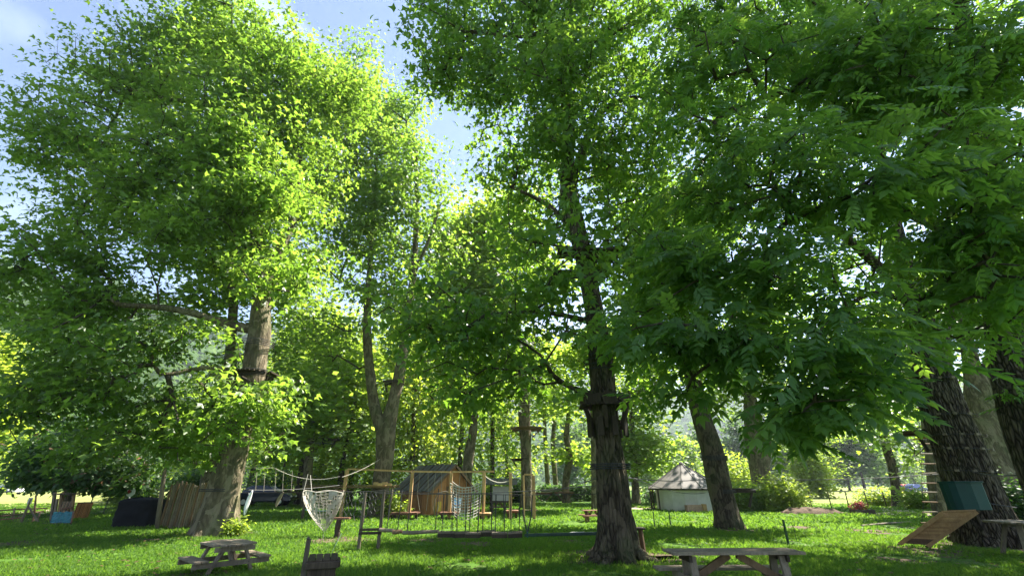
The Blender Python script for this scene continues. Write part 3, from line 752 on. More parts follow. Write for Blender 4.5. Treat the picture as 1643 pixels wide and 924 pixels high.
# great furrowed trunk on the right with the green tub
tree('great leaning oak with deeply furrowed bark behind the green tub', (1592, 872), 14.4,
     [(1594, 876, 90), (1580, 840, 78), (1562, 790, 70), (1545, 740, 66), (1527, 690, 62), (1508, 640, 57), (1495, 590, 51), (1480, 530, 38), (1462, 460, 28), (1440, 380, 20), (1420, 280, 14), (1400, 180, 10)],
     [(1400, 200, 140, 110, 1), (1250, 250, 120, 100, 1), (1550, 250, 110, 120, 1), (1480, 420, 110, 80, 1), (1340, 430, 100, 80, 1), (1560, 480, 90, 60, 1.5), (1420, 530, 80, 40, 1), (1150, 300, 90, 90, 1), (1300, 60, 140, 90, 1), (1500, 60, 140, 90, 1), (1620, 380, 60, 100, 1),
      (1400, -120, 220, 110), (1200, 120, 110, 80, 2), (1440, 610, 40, 30, 1)],
     'centre_leaf', 900, 42, 0.2, 0.42, limbs=[[(1497, 600, 22), (1520, 520, 14, 14.6), (1560, 430, 10, 15), (1590, 330, 7, 15.3)], [(1470, 490, 20), (1380, 400, 14, 14), (1290, 330, 9, 13.5)]],
     gap=.36, sides=120, flare=.3, rough=.03, ridged=.05, seed=41, bark='furrowed_bark', keep=[(1470, 585, 1650, 900, 30)], name='oak_tree')

# ash whose low boughs hang over the right half
ash_root, ash_pos = tree('tall ash with drooping feathery leaves overhanging the right-hand lawn', (1700, 860), 9.5,
     [(1735, 880, 90), (1708, 830, 76), (1678, 760, 66), (1650, 690, 60), (1632, 620, 57), (1618, 540, 52), (1610, 450, 50), (1600, 360, 42), (1585, 250, 34), (1560, 120, 26), (1530, -40, 16)],
     [(1150, 130, 100, 100, -2.0, 1.4), (1300, 110, 120, 100, -2.5, 1.5), (1450, 110, 110, 110, -3, 1.5), (1590, 150, 100, 120, -3, 1.5), (1120, 290, 80, 80, -1.5, 1.3), (1250, 300, 110, 90, -3, 1.5), (1400, 300, 110, 100, -3.5, 1.4), (1560, 320, 90, 100, -3, 1.4),
      (1075, 430, 60, 60, -2, 1.2), (1180, 430, 90, 70, -3, 1.3), (1320, 450, 100, 70, -3.5, 1.3), (1450, 440, 90, 70, -3.5, 1.2), (1570, 470, 80, 60, -3, 1.2), (1020, 500, 50, 30, -2.5, .9), (1130, 540, 80, 40, -3.2, 1.2), (1250, 560, 110, 50, -3.5, 1.2), (1390, 560, 80, 50, -3.5, 1),
      (1160, 610, 70, 30, -3, 1), (1290, 640, 90, 40, -3.5, 1), (1380, 640, 50, 40, -3.6, .8), (1340, 715, 26, 26, -3.7, .5), (1230, 680, 40, 24, -3.4, .7), (1400, 20, 200, 70, -2, 2), (1120, 20, 100, 60, -1, 1.6), (1500, -120, 220, 90, -2, 2.5), (1280, -160, 160, 80, -1, 2.5),
      (1620, 620, 30, 50, -.5, .6), (1080, 610, 40, 40, -2.6, .8), (1480, 500, 80, 70, -2.5, .8, 2.5), (1580, 520, 70, 60, -2.2, .8, 2.5), (1600, 420, 60, 80, -2.2, .8, 2), (1520, 400, 70, 60, -2.4, .8, 2), (1200, 650, 90, 30, -3, .6, 1.6), (1060, 540, 60, 34, -2.8, .7, 1.6)],
     'ash_leaf', 860, 13, 0.41, 0.25, limbs=[
         [(1612, 470, 40), (1560, 400, 26, 9), (1480, 350, 20, 8), (1400, 330, 14, 7.2), (1300, 340, 9, 6.8), (1200, 400, 5, 6.5)],
         [(1600, 380, 36), (1640, 300, 24, 9), (1670, 200, 14, 8.5)],
         [(1590, 280, 24), (1500, 170, 16, 8.5), (1380, 140, 11, 7.8), (1250, 150, 7, 7.4), (1150, 190, 4, 7.3)],
         [(1560, 410, 16, 9), (1480, 480, 10, 7.5), (1400, 470, 8, 6.8), (1330, 520, 5, 6.4), (1300, 600, 3, 6.2)]],
     gap=.38, sides=40, flare=.3, rough=.04, ridged=.03, seed=52, bark='furrowed_bark', tmpl=PINN, up=.5, droop=.4, twigs=3, keep=[(1460, 590, 1600, 900, 30), (1590, 660, 1680, 900, 30), (1040, 640, 1180, 900, 30)], name='ash_tree')

# stems further back, right
tree('smooth forked trunk standing between the oak and the ash', (1600, 800), 22.0,
     [(1612, 806, 60), (1600, 770, 52), (1588, 720, 46), (1578, 670, 42), (1572, 640, 40), (1560, 590, 22), (1548, 520, 14), (1540, 440, 9)],
     [(1560, 470, 90, 50), (1500, 540, 60, 40), (1620, 520, 60, 50), (1600, 420, 80, 60)],
     'centre_leaf', 150, 44, 0.3, 0.6, limbs=[[(1574, 650, 26), (1586, 600, 20), (1600, 540, 14), (1615, 460, 8)]], flare=.2, seed=55, name='forked_tree', keep=[(1530, 570, 1650, 800, 40)])
tree('slim tree with an ivy-wrapped foot beside the trodden path', (1438, 806), 36.0,
     [(1438, 809, 17), (1437, 780, 13), (1432, 750, 13), (1420, 710, 12), (1408, 665, 11), (1395, 610, 8), (1385, 540, 5)],
     [(1400, 590, 60, 50), (1440, 650, 50, 40), (1360, 660, 50, 40), (1470, 610, 40, 50), (1350, 560, 50, 50)],
     'wood_leaf', 130, 44, 0.42, 0.9, flare=.3, seed=60, name='slim_tree', bark='grey_bark', sides=16, keep=[(1405, 700, 1475, 900, 60)])
tree('straight tree carrying the rope ladder left of the oak', (1502, 816), 26.0,
     [(1506, 818, 22), (1500, 780, 18), (1495, 730, 17), (1488, 680, 16), (1482, 620, 13), (1475, 560, 10), (1468, 480, 6)],
     [(1480, 540, 50, 50), (1430, 580, 50, 40), (1500, 470, 60, 50), (1420, 500, 50, 50), (1455, 690, 34, 50, 2)],
     'plane_leaf', 140, 44, 0.34, 0.6, flare=.2, seed=63, name='ladder_tree', sides=16, keep=[(1472, 600, 1530, 900, 60)])
tree('thick split pale trunk with a plank platform right of the leaning tree', (1222, 806), 38.0,
     [(1224, 810, 30), (1222, 780, 27), (1218, 745, 29), (1212, 705, 32), (1206, 660, 22), (1200, 600, 14), (1196, 540, 8)],
     [(1200, 590, 50, 50), (1240, 630, 40, 40), (1160, 620, 50, 40), (1220, 520, 60, 50)],
     'wood_leaf', 120, 44, 0.42, 0.9, limbs=[[(1225, 775, 14), (1232, 730, 10), (1236, 705, 7)]], flare=.2, seed=66, name='split_tree', sides=16, keep=[(1190, 690, 1260, 900, 60)])

# stems behind the rope course
tree('tall slender tree with a round wooden platform and dangling ropes', (845, 816), 34.0,
     [(845, 820, 22), (845, 780, 18), (844, 720, 17), (842, 660, 17), (841, 628, 15), (836, 590, 9), (830, 530, 7), (824, 450, 5)],
     [(800, 470, 60, 70), (850, 560, 50, 40), (760, 400, 60, 60), (850, 430, 60, 60), (800, 350, 60, 50), (880, 640, 36, 30)],
     'wood_leaf', 260, 46, 0.42, 0.85, limbs=[[(842, 632, 10), (850, 590, 8), (858, 530, 5)], [(844, 740, 5), (836, 700, 4), (832, 650, 3)]],
     gap=.34, flare=.3, seed=70, name='slender_tree', sides=18, keep=[(820, 600, 870, 900, 60)])
tree('grey trunk emerging behind the climbing net and cabin', (748, 812), 33.0,
     [(744, 816, 20), (748, 770, 17), (754, 720, 16), (759, 690, 14), (764, 620, 10), (768, 520, 6)],
     [(730, 590, 60, 50), (770, 500, 50, 60), (700, 480, 50, 60), (740, 400, 60, 60), (720, 660, 40, 30)],
     'wood_leaf', 230, 46, 0.42, 0.85, gap=.34, flare=.1, seed=73, name='grey_tree', sides=16, keep=[(735, 690, 775, 900, 60)])
tree('shadowed trunk seen above the white net basket', (492, 812), 36.0,
     [(490, 816, 18), (492, 790, 15), (495, 740, 13), (500, 680, 11), (505, 600, 7)],
     [(500, 640, 60, 50), (460, 700, 50, 40), (540, 580, 60, 60), (560, 690, 40, 36), (520, 500, 50, 50)],
     'wood_leaf', 230, 46, 0.42, 0.85, gap=.34, flare=.1, seed=76, name='shadowed_tree', sides=16, keep=[(480, 745, 505, 900, 60)])
tree('thin bent tree with a small high shelf by the clipped hedge', (908, 806), 44.0,
     [(909, 810, 14), (908, 770, 11), (914, 735, 11), (909, 700, 9), (912, 660, 7), (910, 600, 5)],
     [(900, 640, 40, 36), (940, 600, 36, 40), (880, 720, 30, 14), (935, 730, 26, 16), (880, 580, 50, 40)],
     'wood_leaf', 70, 40, 0.5, 0.9, gap=.36, seed=79, name='bent_tree', sides=12, keep=[(895, 740, 925, 900, 60)])
tree('pale thin trunk just left of the central plane', (954, 816), 33.0,
     [(955, 821, 13), (954, 780, 10), (953, 730, 9), (951, 660, 8), (950, 580, 5)],
     [(960, 560, 50, 40), (930, 640, 26, 24)], 'wood_leaf', 60, 40, 0.42, 0.8, seed=82, name='pale_tree', sides=12)
tree('bright leafy tree between the central plane and the hut', (1020, 808), 42.0,
     [(1021, 812, 15), (1019, 770, 12), (1016, 720, 10), (1013, 660, 7)],
     [(1030, 700, 40, 45), (1010, 640, 40, 40), (1060, 740, 22, 25), (1040, 600, 40, 40), (1000, 730, 30, 40)],
     'wood_leaf', 150, 46, 0.45, 0.85, seed=85, name='leafy_tree', sides=12, gap=.3)
for k, (px, w) in enumerate(((876, 8), (888, 9))):
    tree(('left' if k == 0 else 'right') + ' stem of the slim dark pair behind the hedge', (px, 800), 50.0 + 2 * k,
     [(px + 5, 805, w), (px + 2, 760, w * .9), (px - 1, 710, w * .8), (px - 3 + 8 * k, 650, w * .6)],
     [(px, 650, 26, 30), (px - 10, 600, 34, 30)], 'wood_leaf', 34, 36, 0.5, 0.9, seed=88 + k, name='slim_tree', sides=10, group='slim pair of stems behind the hedge')

# dark hazel on the left over the climbing frame
tree('dark low hazel with a few russet leaves over the climbing hut', (112, 812), 27.0,
     [(108, 816, 16), (110, 790, 12), (114, 760, 11), (120, 730, 9), (124, 700, 5)],
     [(70, 745, 40, 30), (120, 720, 70, 28), (165, 745, 60, 32), (110, 765, 70, 16), (60, 770, 40, 12), (195, 770, 40, 20), (150, 695, 50, 18)],
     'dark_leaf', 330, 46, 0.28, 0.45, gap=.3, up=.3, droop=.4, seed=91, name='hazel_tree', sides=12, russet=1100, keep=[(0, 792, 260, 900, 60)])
tree('bright yellow-green tree cut by the left edge of the view', (-30, 800), 34.0,
     [(-40, 806, 30), (-36, 740, 24), (-30, 660, 18), (-26, 580, 10)],
     [(-20, 620, 26, 60), (-35, 560, 34, 40), (-20, 700, 30, 50), (-14, 750, 26, 24), (-60, 650, 40, 80)],
     'lime_leaf', 170, 50, 0.42, 0.7, seed=94, name='edge_tree', sides=14)

# wood behind the cabin: individual trees, three shapes copied
WOOD = 'bright woodland trees behind the cabin'
def wood_proto(seed, leaf, h, r, label, name='woodland_tree', n=150, per=40, ls=.5, low=.16, group=WOOD):
    rng = np.random.default_rng(seed)
    root = thing(name, label, 'tree', (0, 0, 0), group)
    pts = [Vector((0, 0, -.1)), Vector((.2, 0, h * .2)), Vector((-.1, .2, h * .45)), Vector((.3, -.1, h * .7)), Vector((.2, .1, h * .92))]
    V, F, sk = ring_tube(pts, [.3, .24, .18, .11, .04], 10, .6, .05, .2, 4, seed)
    me = npmesh('trunk', V, F, smooth=True); me.materials.append(MATS['branch_bark']); link(bpy.data.objects.new('trunk', me), root)
    blobs = []
    for k in range(9):
        a = k * 2.4 + seed; z = h * (low + .1 + (0.86 - low) * k / 8); rr = r * (0.85 - .5 * abs(k / 8 - .4))
        blobs.append((Vector((math.cos(a) * rr * .45, math.sin(a) * rr * .45, z)), rr * .7, rr * .7, h * .12, 1))
    cl = sample_blobs(blobs, n, rng, .25, .3)
    V, F, A, c = grow([(p, q) for p, q in sk if p.z > h * .15], cl, rng, 1.4, .012)
    me = npmesh('branches', V, F); me.materials.append(MATS['branch_bark']); link(bpy.data.objects.new('branches', me), root)['kind'] = 'stuff'
    sc = rng.uniform(.65, 1.35, len(cl)); cn = np.maximum(3, (per * sc ** 2).astype(int)); i = np.repeat(np.arange(len(cl)), cn)
    g = rng.normal(size=(len(i), 3)) * (.85, .85, .5) * sc[i][:, None]
    V, F, R = scatter(cl[i] + g, ls * rng.uniform(.7, 1.2, len(i)), DIAMOND if ls > .55 else SIMPLE, .4, 0, rng, g + rng.normal(size=g.shape) * .3)
    me = npmesh('crown', V, F, R); me.materials.append(MATS[leaf]); o = link(bpy.data.objects.new('crown', me), root); o['kind'] = 'stuff'
    return root
def place(proto, used, px, Y, s, rz, label, py=800, sz=1.0):
    o = proto if not used[0] else copy_tree(proto); used[0] = True
    x, f, u = ray(px, py); o.location = (x * Y / f, Y, 0); o.scale = (s, s, s * sz); o.rotation_euler.z = rz; o['label'] = label
    return o
pA = wood_proto(101, 'wood_leaf', 20, 6.5, '', n=200, per=22, ls=.42, low=.05); pB = wood_proto(102, 'wood_leaf', 17, 6, '', n=180, per=22, ls=.42, low=.03); pC = wood_proto(103, 'lime_leaf', 15, 5, '', n=160, per=22, ls=.42, low=.03)
uA, uB, uC = [False], [False], [False]
for i, (pr, us, px, Y, s, rz, sz, lb) in enumerate([
    (pA, uA, 445, 47, 1.0, .3, 1.0, 'woodland tree behind the dark blue parked car'),
    (pB, uB, 505, 50, 1.05, 1.2, 1.0, 'woodland tree behind the shadowed trunk above the white net'),
    (pC, uC, 560, 45, .9, 2.2, 1.1, 'lime green woodland tree behind the wooden deck'),
    (pA, uA, 600, 56, 1.1, 3.1, 1.05, 'tall woodland tree framed by the twin stems of the plane'),
    (pB, uB, 660, 44, .95, .6, 1.1, 'woodland tree directly behind the cabin roof'),
    (pC, uC, 700, 52, 1.2, 4.0, 1.7, 'tall yellow-green woodland tree above the cabin gable'),
    (pA, uA, 735, 46, .95, 5.0, 1.3, 'woodland tree behind the grey trunk by the net'),
    (pB, uB, 790, 48, 1.0, 2.0, 1.45, 'woodland tree behind the notice board shelter'),
    (pC, uC, 812, 58, 1.0, 1.0, 1.1, 'lime green woodland tree left of the slender platform tree'),
    (pB, uB, 395, 52, 1.0, 5.5, 1.0, 'woodland tree seen past the huge left plane trunk'),
    (pC, uC, 300, 50, .8, 3.3, .8, 'small pale woodland tree above the paling fence'),
    (pC, uC, 478, 40, .95, 4.4, 1.1, 'lime green woodland tree between the huge plane and the twin stems'),
    (pB, uB, 545, 41, .9, 3.7, 1.15, 'woodland tree just behind the left stem of the twin-stemmed plane'),
    (pC, uC, 655, 40, .85, 1.4, 1.4, 'lime green woodland tree just right of the twin stems'),
    (pA, uA, 1320, 60, .85, 1.9, .8, 'tall woodland tree whose top shows through the right-hand boughs'),
    (pB, uB, 1560, 48, .9, 2.9, .8, 'woodland tree behind the oak and the forked trunk')]):
    place(pr, us, px, Y, s, rz, lb, sz=sz)

# distant line of trees across the field
FAR = 'row of distant trees across the field'
qA = wood_proto(111, 'far_leaf', 14, 4.6, '', 'distant_tree', 80, 34, .85, .1, FAR); qB = wood_proto(112, 'far_leaf', 17, 4.2, '', 'distant_tree', 80, 34, .85, .15, FAR); qC = wood_proto(113, 'wood_leaf', 10, 4.2, '', 'distant_tree', 60, 34, .8, .05, FAR)
vA, vB, vC = [False], [False], [False]
far = [(1085, 120, 'A'), (1110, 105, 'C'), (1140, 125, 'B'), (1172, 130, 'A'), (1200, 120, 'B'), (1232, 118, 'A'), (1262, 122, 'B'), (1290, 112, 'A'), (1322, 116, 'B'), (1345, 108, 'B'), (1368, 112, 'A'), (1392, 106, 'B'), (1416, 110, 'A'), (1450, 150, 'A'),
       (1475, 160, 'C'), (1510, 150, 'B'), (1560, 140, 'A'), (1610, 150, 'B'), (1660, 140, 'C'), (940, 110, 'B'), (965, 100, 'C'), (915, 105, 'A'), (1000, 115, 'B'), (1045, 110, 'C'), (20, 150, 'C'), (60, 160, 'A'), (120, 150, 'C'), (170, 165, 'B'), (230, 150, 'A'), (-30, 150, 'B')]
words = {'A': 'rounded', 'B': 'tall narrow', 'C': 'low pale'}
for i, (px, Y, k) in enumerate(far):
    pr, us = {'A': (qA, vA), 'B': (qB, vB), 'C': (qC, vC)}[k]
    where = 'left of the round hut' if px < 1045 and px > 900 else 'behind the round hut' if px < 1180 else 'across the right-hand field' if px < 1440 else 'beyond the parked cars' if px < 1700 and px > 900 else 'beyond the left-hand field'
    n = [q for q in far if (q[2] == k)].index((px, Y, k)) + 1
    nth = ['first', 'second', 'third', 'fourth', 'fifth', 'sixth', 'seventh', 'eighth', 'ninth', 'tenth', 'eleventh', 'twelfth', 'thirteenth'][sorted([q[0] for q in far if q[2] == k]).index(px)]
    place(pr, us, px, Y, .8 + .3 * ((i * 37) % 10) / 10, i * 1.7, f'{words[k]} distant tree {where}, {nth} {words[k]}')

# bushes
def bush(px, py, rx, rz, leaf, label, n=40, per=60, ls=.16, seed=1, Y=None, name='bush', cat='bush', group='garden bushes', spread=.22):
    rng = np.random.default_rng(seed); g = G(px, py) if Y is None else Vector((P(px, py, Y).x, Y, 0)); Y = g.y; k = mpp(px, py, Y)
    R = rx * k; H = rz * k; root = thing(name, label, cat, tuple(g), group)
    cl = sample_blobs([(Vector((0, 0, H * .5)), R * .85, R * .8, H * .48, 1), (Vector((R * .3, 0, H * .35)), R * .7, R * .6, H * .35, 1)], n, rng)
    cl[:, 2] = np.maximum(cl[:, 2], .08)
    V, F, A, c = grow([(Vector((0, 0, -.05)), .05), (Vector((.05, 0, H * .12)), .04), (Vector((-.1, .05, H * .2)), .03)], cl, rng, .4, .006)
    me = npmesh('stems', V, F); me.materials.append(MATS['branch_bark']); link(bpy.data.objects.new('stems', me), root)['kind'] = 'stuff'
    i = np.repeat(np.arange(len(cl)), per); q = rng.normal(size=(len(i), 3)) * spread * (R ** .5)
    V, F, Rr = scatter(cl[i] + q, ls * rng.uniform(.6, 1.2, len(i)), SIMPLE, .45, 0, rng, q + rng.normal(size=q.shape) * .1)
    V[:, 2] = np.maximum(V[:, 2], .005)
    me = npmesh('foliage', V, F, Rr); me.materials.append(MATS[leaf]); o = link(bpy.data.objects.new('foliage', me), root); o['kind'] = 'stuff'
    return root
bush(1175, 812, 62, 75, 'lime_leaf', 'tall yellow-green shrub directly behind the leaning tree', 90, 60, .3, 1, Y=46)
bush(1258, 815, 38, 52, 'lime_leaf', 'rounded bright shrub right of the split trunk', 70, 60, .2, 2, Y=31)
bush(1195, 812, 40, 36, 'wood_leaf', 'spreading leafy shrub between the hut and split trunk', 60, 60, .2, 3, Y=32)
bush(1305, 795, 26, 68, 'lime_leaf', 'slender conical bright tree at the field edge', 90, 60, .45, 4, Y=58, name='conical_tree', cat='tree', spread=.4)
bush(1475, 808, 26, 26, 'wood_leaf', 'low leafy shrub right of the slim ivy-footed tree', 50, 50, .2, 5, Y=33)
bush(1410, 804, 34, 22, 'lime_leaf', 'straggly grassy shrub left of the slim ivy-footed tree', 50, 50, .22, 6, Y=38)
bush(1625, 850, 42, 95, 'dark_leaf', 'dark shrub pressed between oak and ash trunks', 70, 50, .16, 7, Y=17)
bush(378, 858, 16, 26, 'lime_leaf', 'sprout of bright suckers at the foot of the huge plane', 26, 34, .11, 8, Y=16.2)
bush(625, 828, 24, 30, 'lime_leaf', 'bright suckers round the foot of the twin-stemmed plane', 30, 40, .17, 9, Y=25)
bush(215, 800, 42, 46, 'wood_leaf', 'pale sunlit shrub behind the black tarpaulin heap', 60, 50, .3, 10, Y=34)
bush(300, 800, 44, 56, 'far_leaf', 'grey-green shrub rising above the paling fence', 60, 50, .3, 11, Y=34)
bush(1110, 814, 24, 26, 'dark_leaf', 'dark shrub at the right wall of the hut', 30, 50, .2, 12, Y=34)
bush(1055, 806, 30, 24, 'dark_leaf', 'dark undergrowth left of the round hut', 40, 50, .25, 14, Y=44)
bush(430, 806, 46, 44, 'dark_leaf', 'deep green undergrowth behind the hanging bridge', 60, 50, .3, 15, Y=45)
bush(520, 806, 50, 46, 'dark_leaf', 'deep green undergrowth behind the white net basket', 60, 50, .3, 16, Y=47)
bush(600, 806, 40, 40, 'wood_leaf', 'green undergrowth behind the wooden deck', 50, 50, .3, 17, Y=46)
bush(782, 808, 34, 34, 'wood_leaf', 'bright shrub between the climbing net and notice board', 50, 50, .25, 18, Y=42)
bush(835, 806, 34, 30, 'dark_leaf', 'dark shrub behind the slender platform tree', 50, 50, .3, 19, Y=46)

def earth(px, py, r, s=1):
    g = G(px, py); rr = random.Random(s); pts = []
    for k in range(28):
        a = 2 * math.pi * k / 28; q = r * (1 + .22 * math.sin(a * 3 + s) + .12 * math.sin(a * 7 + s) + rr.uniform(-.06, .06)); pts.append((g.x + math.cos(a) * q * 1.2, g.y + math.sin(a) * q))
    sheet('bare_earth', pts, .004, 'soil')
for q in EARTH: earth(*q)

# clipped hedge behind the slim stems
def hedge():
    a = P(865, 806, 47); b = P(1000, 806, 47); r = np.random.default_rng(8); n = 5200
    root = thing('hedge', 'long dark clipped hedge behind the thin bent tree', 'hedge', (a.x, a.y, 0))
    p = np.stack([r.uniform(0, b.x - a.x, n), r.uniform(-.5, .5, n), r.uniform(.05, 1.45, n)], 1)
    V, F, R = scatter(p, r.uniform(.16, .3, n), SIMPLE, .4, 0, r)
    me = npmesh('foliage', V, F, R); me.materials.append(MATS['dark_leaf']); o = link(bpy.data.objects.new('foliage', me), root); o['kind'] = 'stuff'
    mb = MB(); off = Vector((a.x, a.y, 0))
    for k in range(12): q = Vector((a.x + (b.x - a.x) * (k + .5) / 12, a.y, 0)); mb.tube([q, q + Vector((.05, 0, 1.2))], .03, 5)
    mb.build('stems', 'branch_bark', root)
hedge()

# the 280 ash leaves that show largest hang one by one
def ash_leaves():
    r = np.random.default_rng(99); off = Vector(ash_root.location)
    X, Y = proj(ash_pos); d = np.linalg.norm(ash_pos - np.array((0, 0, EYE)), axis=1)
    ok = np.where((X > 960) & (X < 1640) & (Y > 10) & (Y < 740))[0]
    near = ok[np.argsort(d[ok])[:900]]; pick = near[r.choice(len(near), 280, replace=False)]
    meshes = []
    for k in range(3):
        tv, tf = pinnate(5, seed=20 + k, droop=.3)
        me = npmesh('leaf', tv, tf, np.full(len(tv), .25 + .25 * k)); me.materials.append(MATS['ash_leaf']); meshes.append(me)
    for i, q in enumerate(pick):
        o = link(bpy.data.objects.new('leaf', meshes[i % 3]), ash_root)
        s = r.uniform(.40, .54); p = Vector(ash_pos[q]) - off + Vector(r.normal(size=3) * .08)
        d = Vector((r.normal(), r.normal() - .3, -.25 + r.normal() * .2)).normalized()
        nrm = (Vector((0, 0, 1)) + Vector(r.normal(size=3) * .3)); nrm = (nrm - d * nrm.dot(d)).normalized(); x = d.cross(nrm)
        M = Matrix((x, d, nrm)).transposed().to_4x4(); M = Matrix.Translation(p) @ M @ Matrix.Scale(s, 4)
        o.matrix_local = M
ash_leaves()

# roots running out over the ground
def roots(tr, px, py, Y, R, n, L, seed, mat):
    r = random.Random(seed); c = Vector((P(px, py, Y).x, Y, 0))
    for k in range(n):
        a = 2 * math.pi * (k + r.uniform(-.3, .3)) / n; pts = []; rad = []; q = r.uniform(.6, 1) * L
        for i in range(7):
            u = i / 6; b = a + .5 * u * math.sin(k * 2.3 + seed); d = R * .75 + q * u
            pts.append(c + Vector((math.cos(b) * d, math.sin(b) * d, .16 * (1 - u) ** 2 + .02 - .09 * u + .02 * math.sin(i * 2 + k)))); rad.append(.10 * (1 - u) ** .8 + .02)
        MB().tube(pts, rad, 8).build('root', mat, tr, smooth=True)
D = {o.get('label', '')[:12]: o for o, n in TREES}
roots(D['massive cent'], 990, 895, 11.6, .62, 9, .75, 3, 'grey_bark')
roots(D['great leanin'], 1594, 874, 14.4, .95, 8, .8, 5, 'furrowed_bark')
roots(D['huge old pla'], 350, 856, 17.0, .72, 7, .6, 7, 'plane_bark')

# ------------------------------------------------------------------ buildings
def cabin():
    A = G(690, 828); A.y = 27.0; A.x = P(690, 828, 27).x
    B = Vector((P(636, 822, 29.6).x, 29.6, 0))
    d = (B - A); L = d.length; d.normalize(); e = Vector((-d.y, d.x, 0)) * (1 if d.x < 0 else -1)
    if e.x < 0: e = -e
    W = 2.9; H = 1.34; R = 2.62
    root = thing('timber_cabin', 'small brown timber cabin with grey sheet gable roof beside the climbing net', 'cabin', tuple(A))
    # solid inner shell, then boards outside it
    mb = MB(); i0 = A + d * .04 + e * .04
    pts = [A + d * .03 + e * .03, A + d * (L - .03) + e * .03, A + d * (L - .03) + e * (W - .03), A + d * .03 + e * (W - .03)]
    mb.add([p + Vector((0, 0, .02)) for p in pts] + [p + Vector((0, 0, H)) for p in pts], [(3, 2, 1, 0), (0, 1, 5, 4), (1, 2, 6, 5), (2, 3, 7, 6), (3, 0, 4, 7), (4, 5, 6, 7)])
    for q in (.03, L - .03):
        a0 = A + d * q + e * .03 + Vector((0, 0, H)); a1 = A + d * q + e * (W - .03) + Vector((0, 0, H)); a2 = A + d * q + e * (W / 2) + Vector((0, 0, R - .06))
        mb.add([a0, a1, a2], [(0, 1, 2), (2, 1, 0)])
    mb.build('wall', 'stained_wood', root)
    def board(name, a, b, z0, z1a, z1b, out, mat='stained_wood'):
        o = out * .022
        vs = [a, b, b + o, a + o]
        m = MB().add([v + Vector((0, 0, z0)) for v in vs] + [vs[0] + Vector((0, 0, z1a)), vs[1] + Vector((0, 0, z1b)), vs[2] + Vector((0, 0, z1b)), vs[3] + Vector((0, 0, z1a))],
                     [(3, 2, 1, 0), (0, 1, 5, 4), (1, 2, 6, 5), (2, 3, 7, 6), (3, 0, 4, 7), (4, 5, 6, 7)])
        return m.build(name, mat, root)
    n = 17
    for k in range(n):      # long side
        a = A + d * (L * k / n + .006); b = A + d * (L * (k + 1) / n - .006)
        board('plank', a, b, .04 + .01 * (k % 3), H - .02, H - .02, -e)
    n = 18
    for k in range(n):      # gable: boards follow the roof line
        u0 = k / n; u1 = (k + 1) / n
        hz = lambda u: H + (R - .05 - H) * (1 - abs(u - .5) * 2) - .03
        if 6 <= k <= 10: continue
        board('plank', A + e * (W * u0 + .006), A + e * (W * u1 - .006), .04, hz(u0), hz(u1), -d)
    for k in range(6, 11):
        u0 = k / n; u1 = (k + 1) / n
        board('plank', A + e * (W * u0 + .006), A + e * (W * u1 - .006), 1.5, hz(u0), hz(u1), -d)
    dr = board('door', A + e * (W * 6 / n + .03), A + e * (W * 11 / n - .03), .06, 1.44, 1.44, -d, 'brown_wood')
    m = MB(); p = A + e * (W * 10.3 / n) - d * .06 + Vector((0, 0, .75)); m.beam(p, p + Vector((0, 0, .14)), .02, .03); m.build('handle', 'steel_cable', dr)
    m = MB(); p0 = A + e * (W * 2.2 / n) - d * .03; p1 = A + e * (W * 4.2 / n) - d * .03
    m.beam(p0 + Vector((0, 0, .42)), p1 + Vector((0, 0, .42)), .02, .5); y = m.build('yellow_panel', 'yellow_paint', root)
    # roof: overlapping dark sheets, each its own
    ov = .22
    for side in (0, 1):
        ns = 9
        for k in range(ns):
            a = -ov + (L + 2 * ov) * k / ns; b = -ov + (L + 2 * ov) * (k + 1) / ns + .05
            ea = e * (-.25) if side == 0 else e * (W + .25); zr = R + .0; ze = H - .2 + .02
            lift = .03 * (k % 2)
            p = [A + d * a + ea + Vector((0, 0, ze + lift)), A + d * b + ea + Vector((0, 0, ze + lift)), A + d * b + e * (W / 2) + Vector((0, 0, zr + lift)), A + d * a + e * (W / 2) + Vector((0, 0, zr + lift))]
            t = Vector((0, 0, .025))
            MB().add([q for q in p] + [q + t for q in p], [(3, 2, 1, 0), (0, 1, 5, 4), (1, 2, 6, 5), (2, 3, 7, 6), (3, 0, 4, 7), (4, 5, 6, 7)]).build('roof_sheet', 'slate_board', root)
            if k:
                m = MB(); m.beam(p[0] + t * 1.5, p[3] + t * 1.5, .06, .05); m.build('batten', 'grey_wood', root)
    for s in (-1, 1):
        m = MB(); f = A - d * ov
        m.beam(f + (e * -.25 if s < 0 else e * (W + .25)) + Vector((0, 0, H - .24)), f + e * (W / 2) + Vector((0, 0, R - .04)), .03, .12); m.build('barge_board', 'brown_wood', root)
    m = MB(); m.beam(A - e * .06 - d * .06, A + d * L - e * .06, .1, .1); m.build('sill_beam', 'pale_wood', root)
cabin()

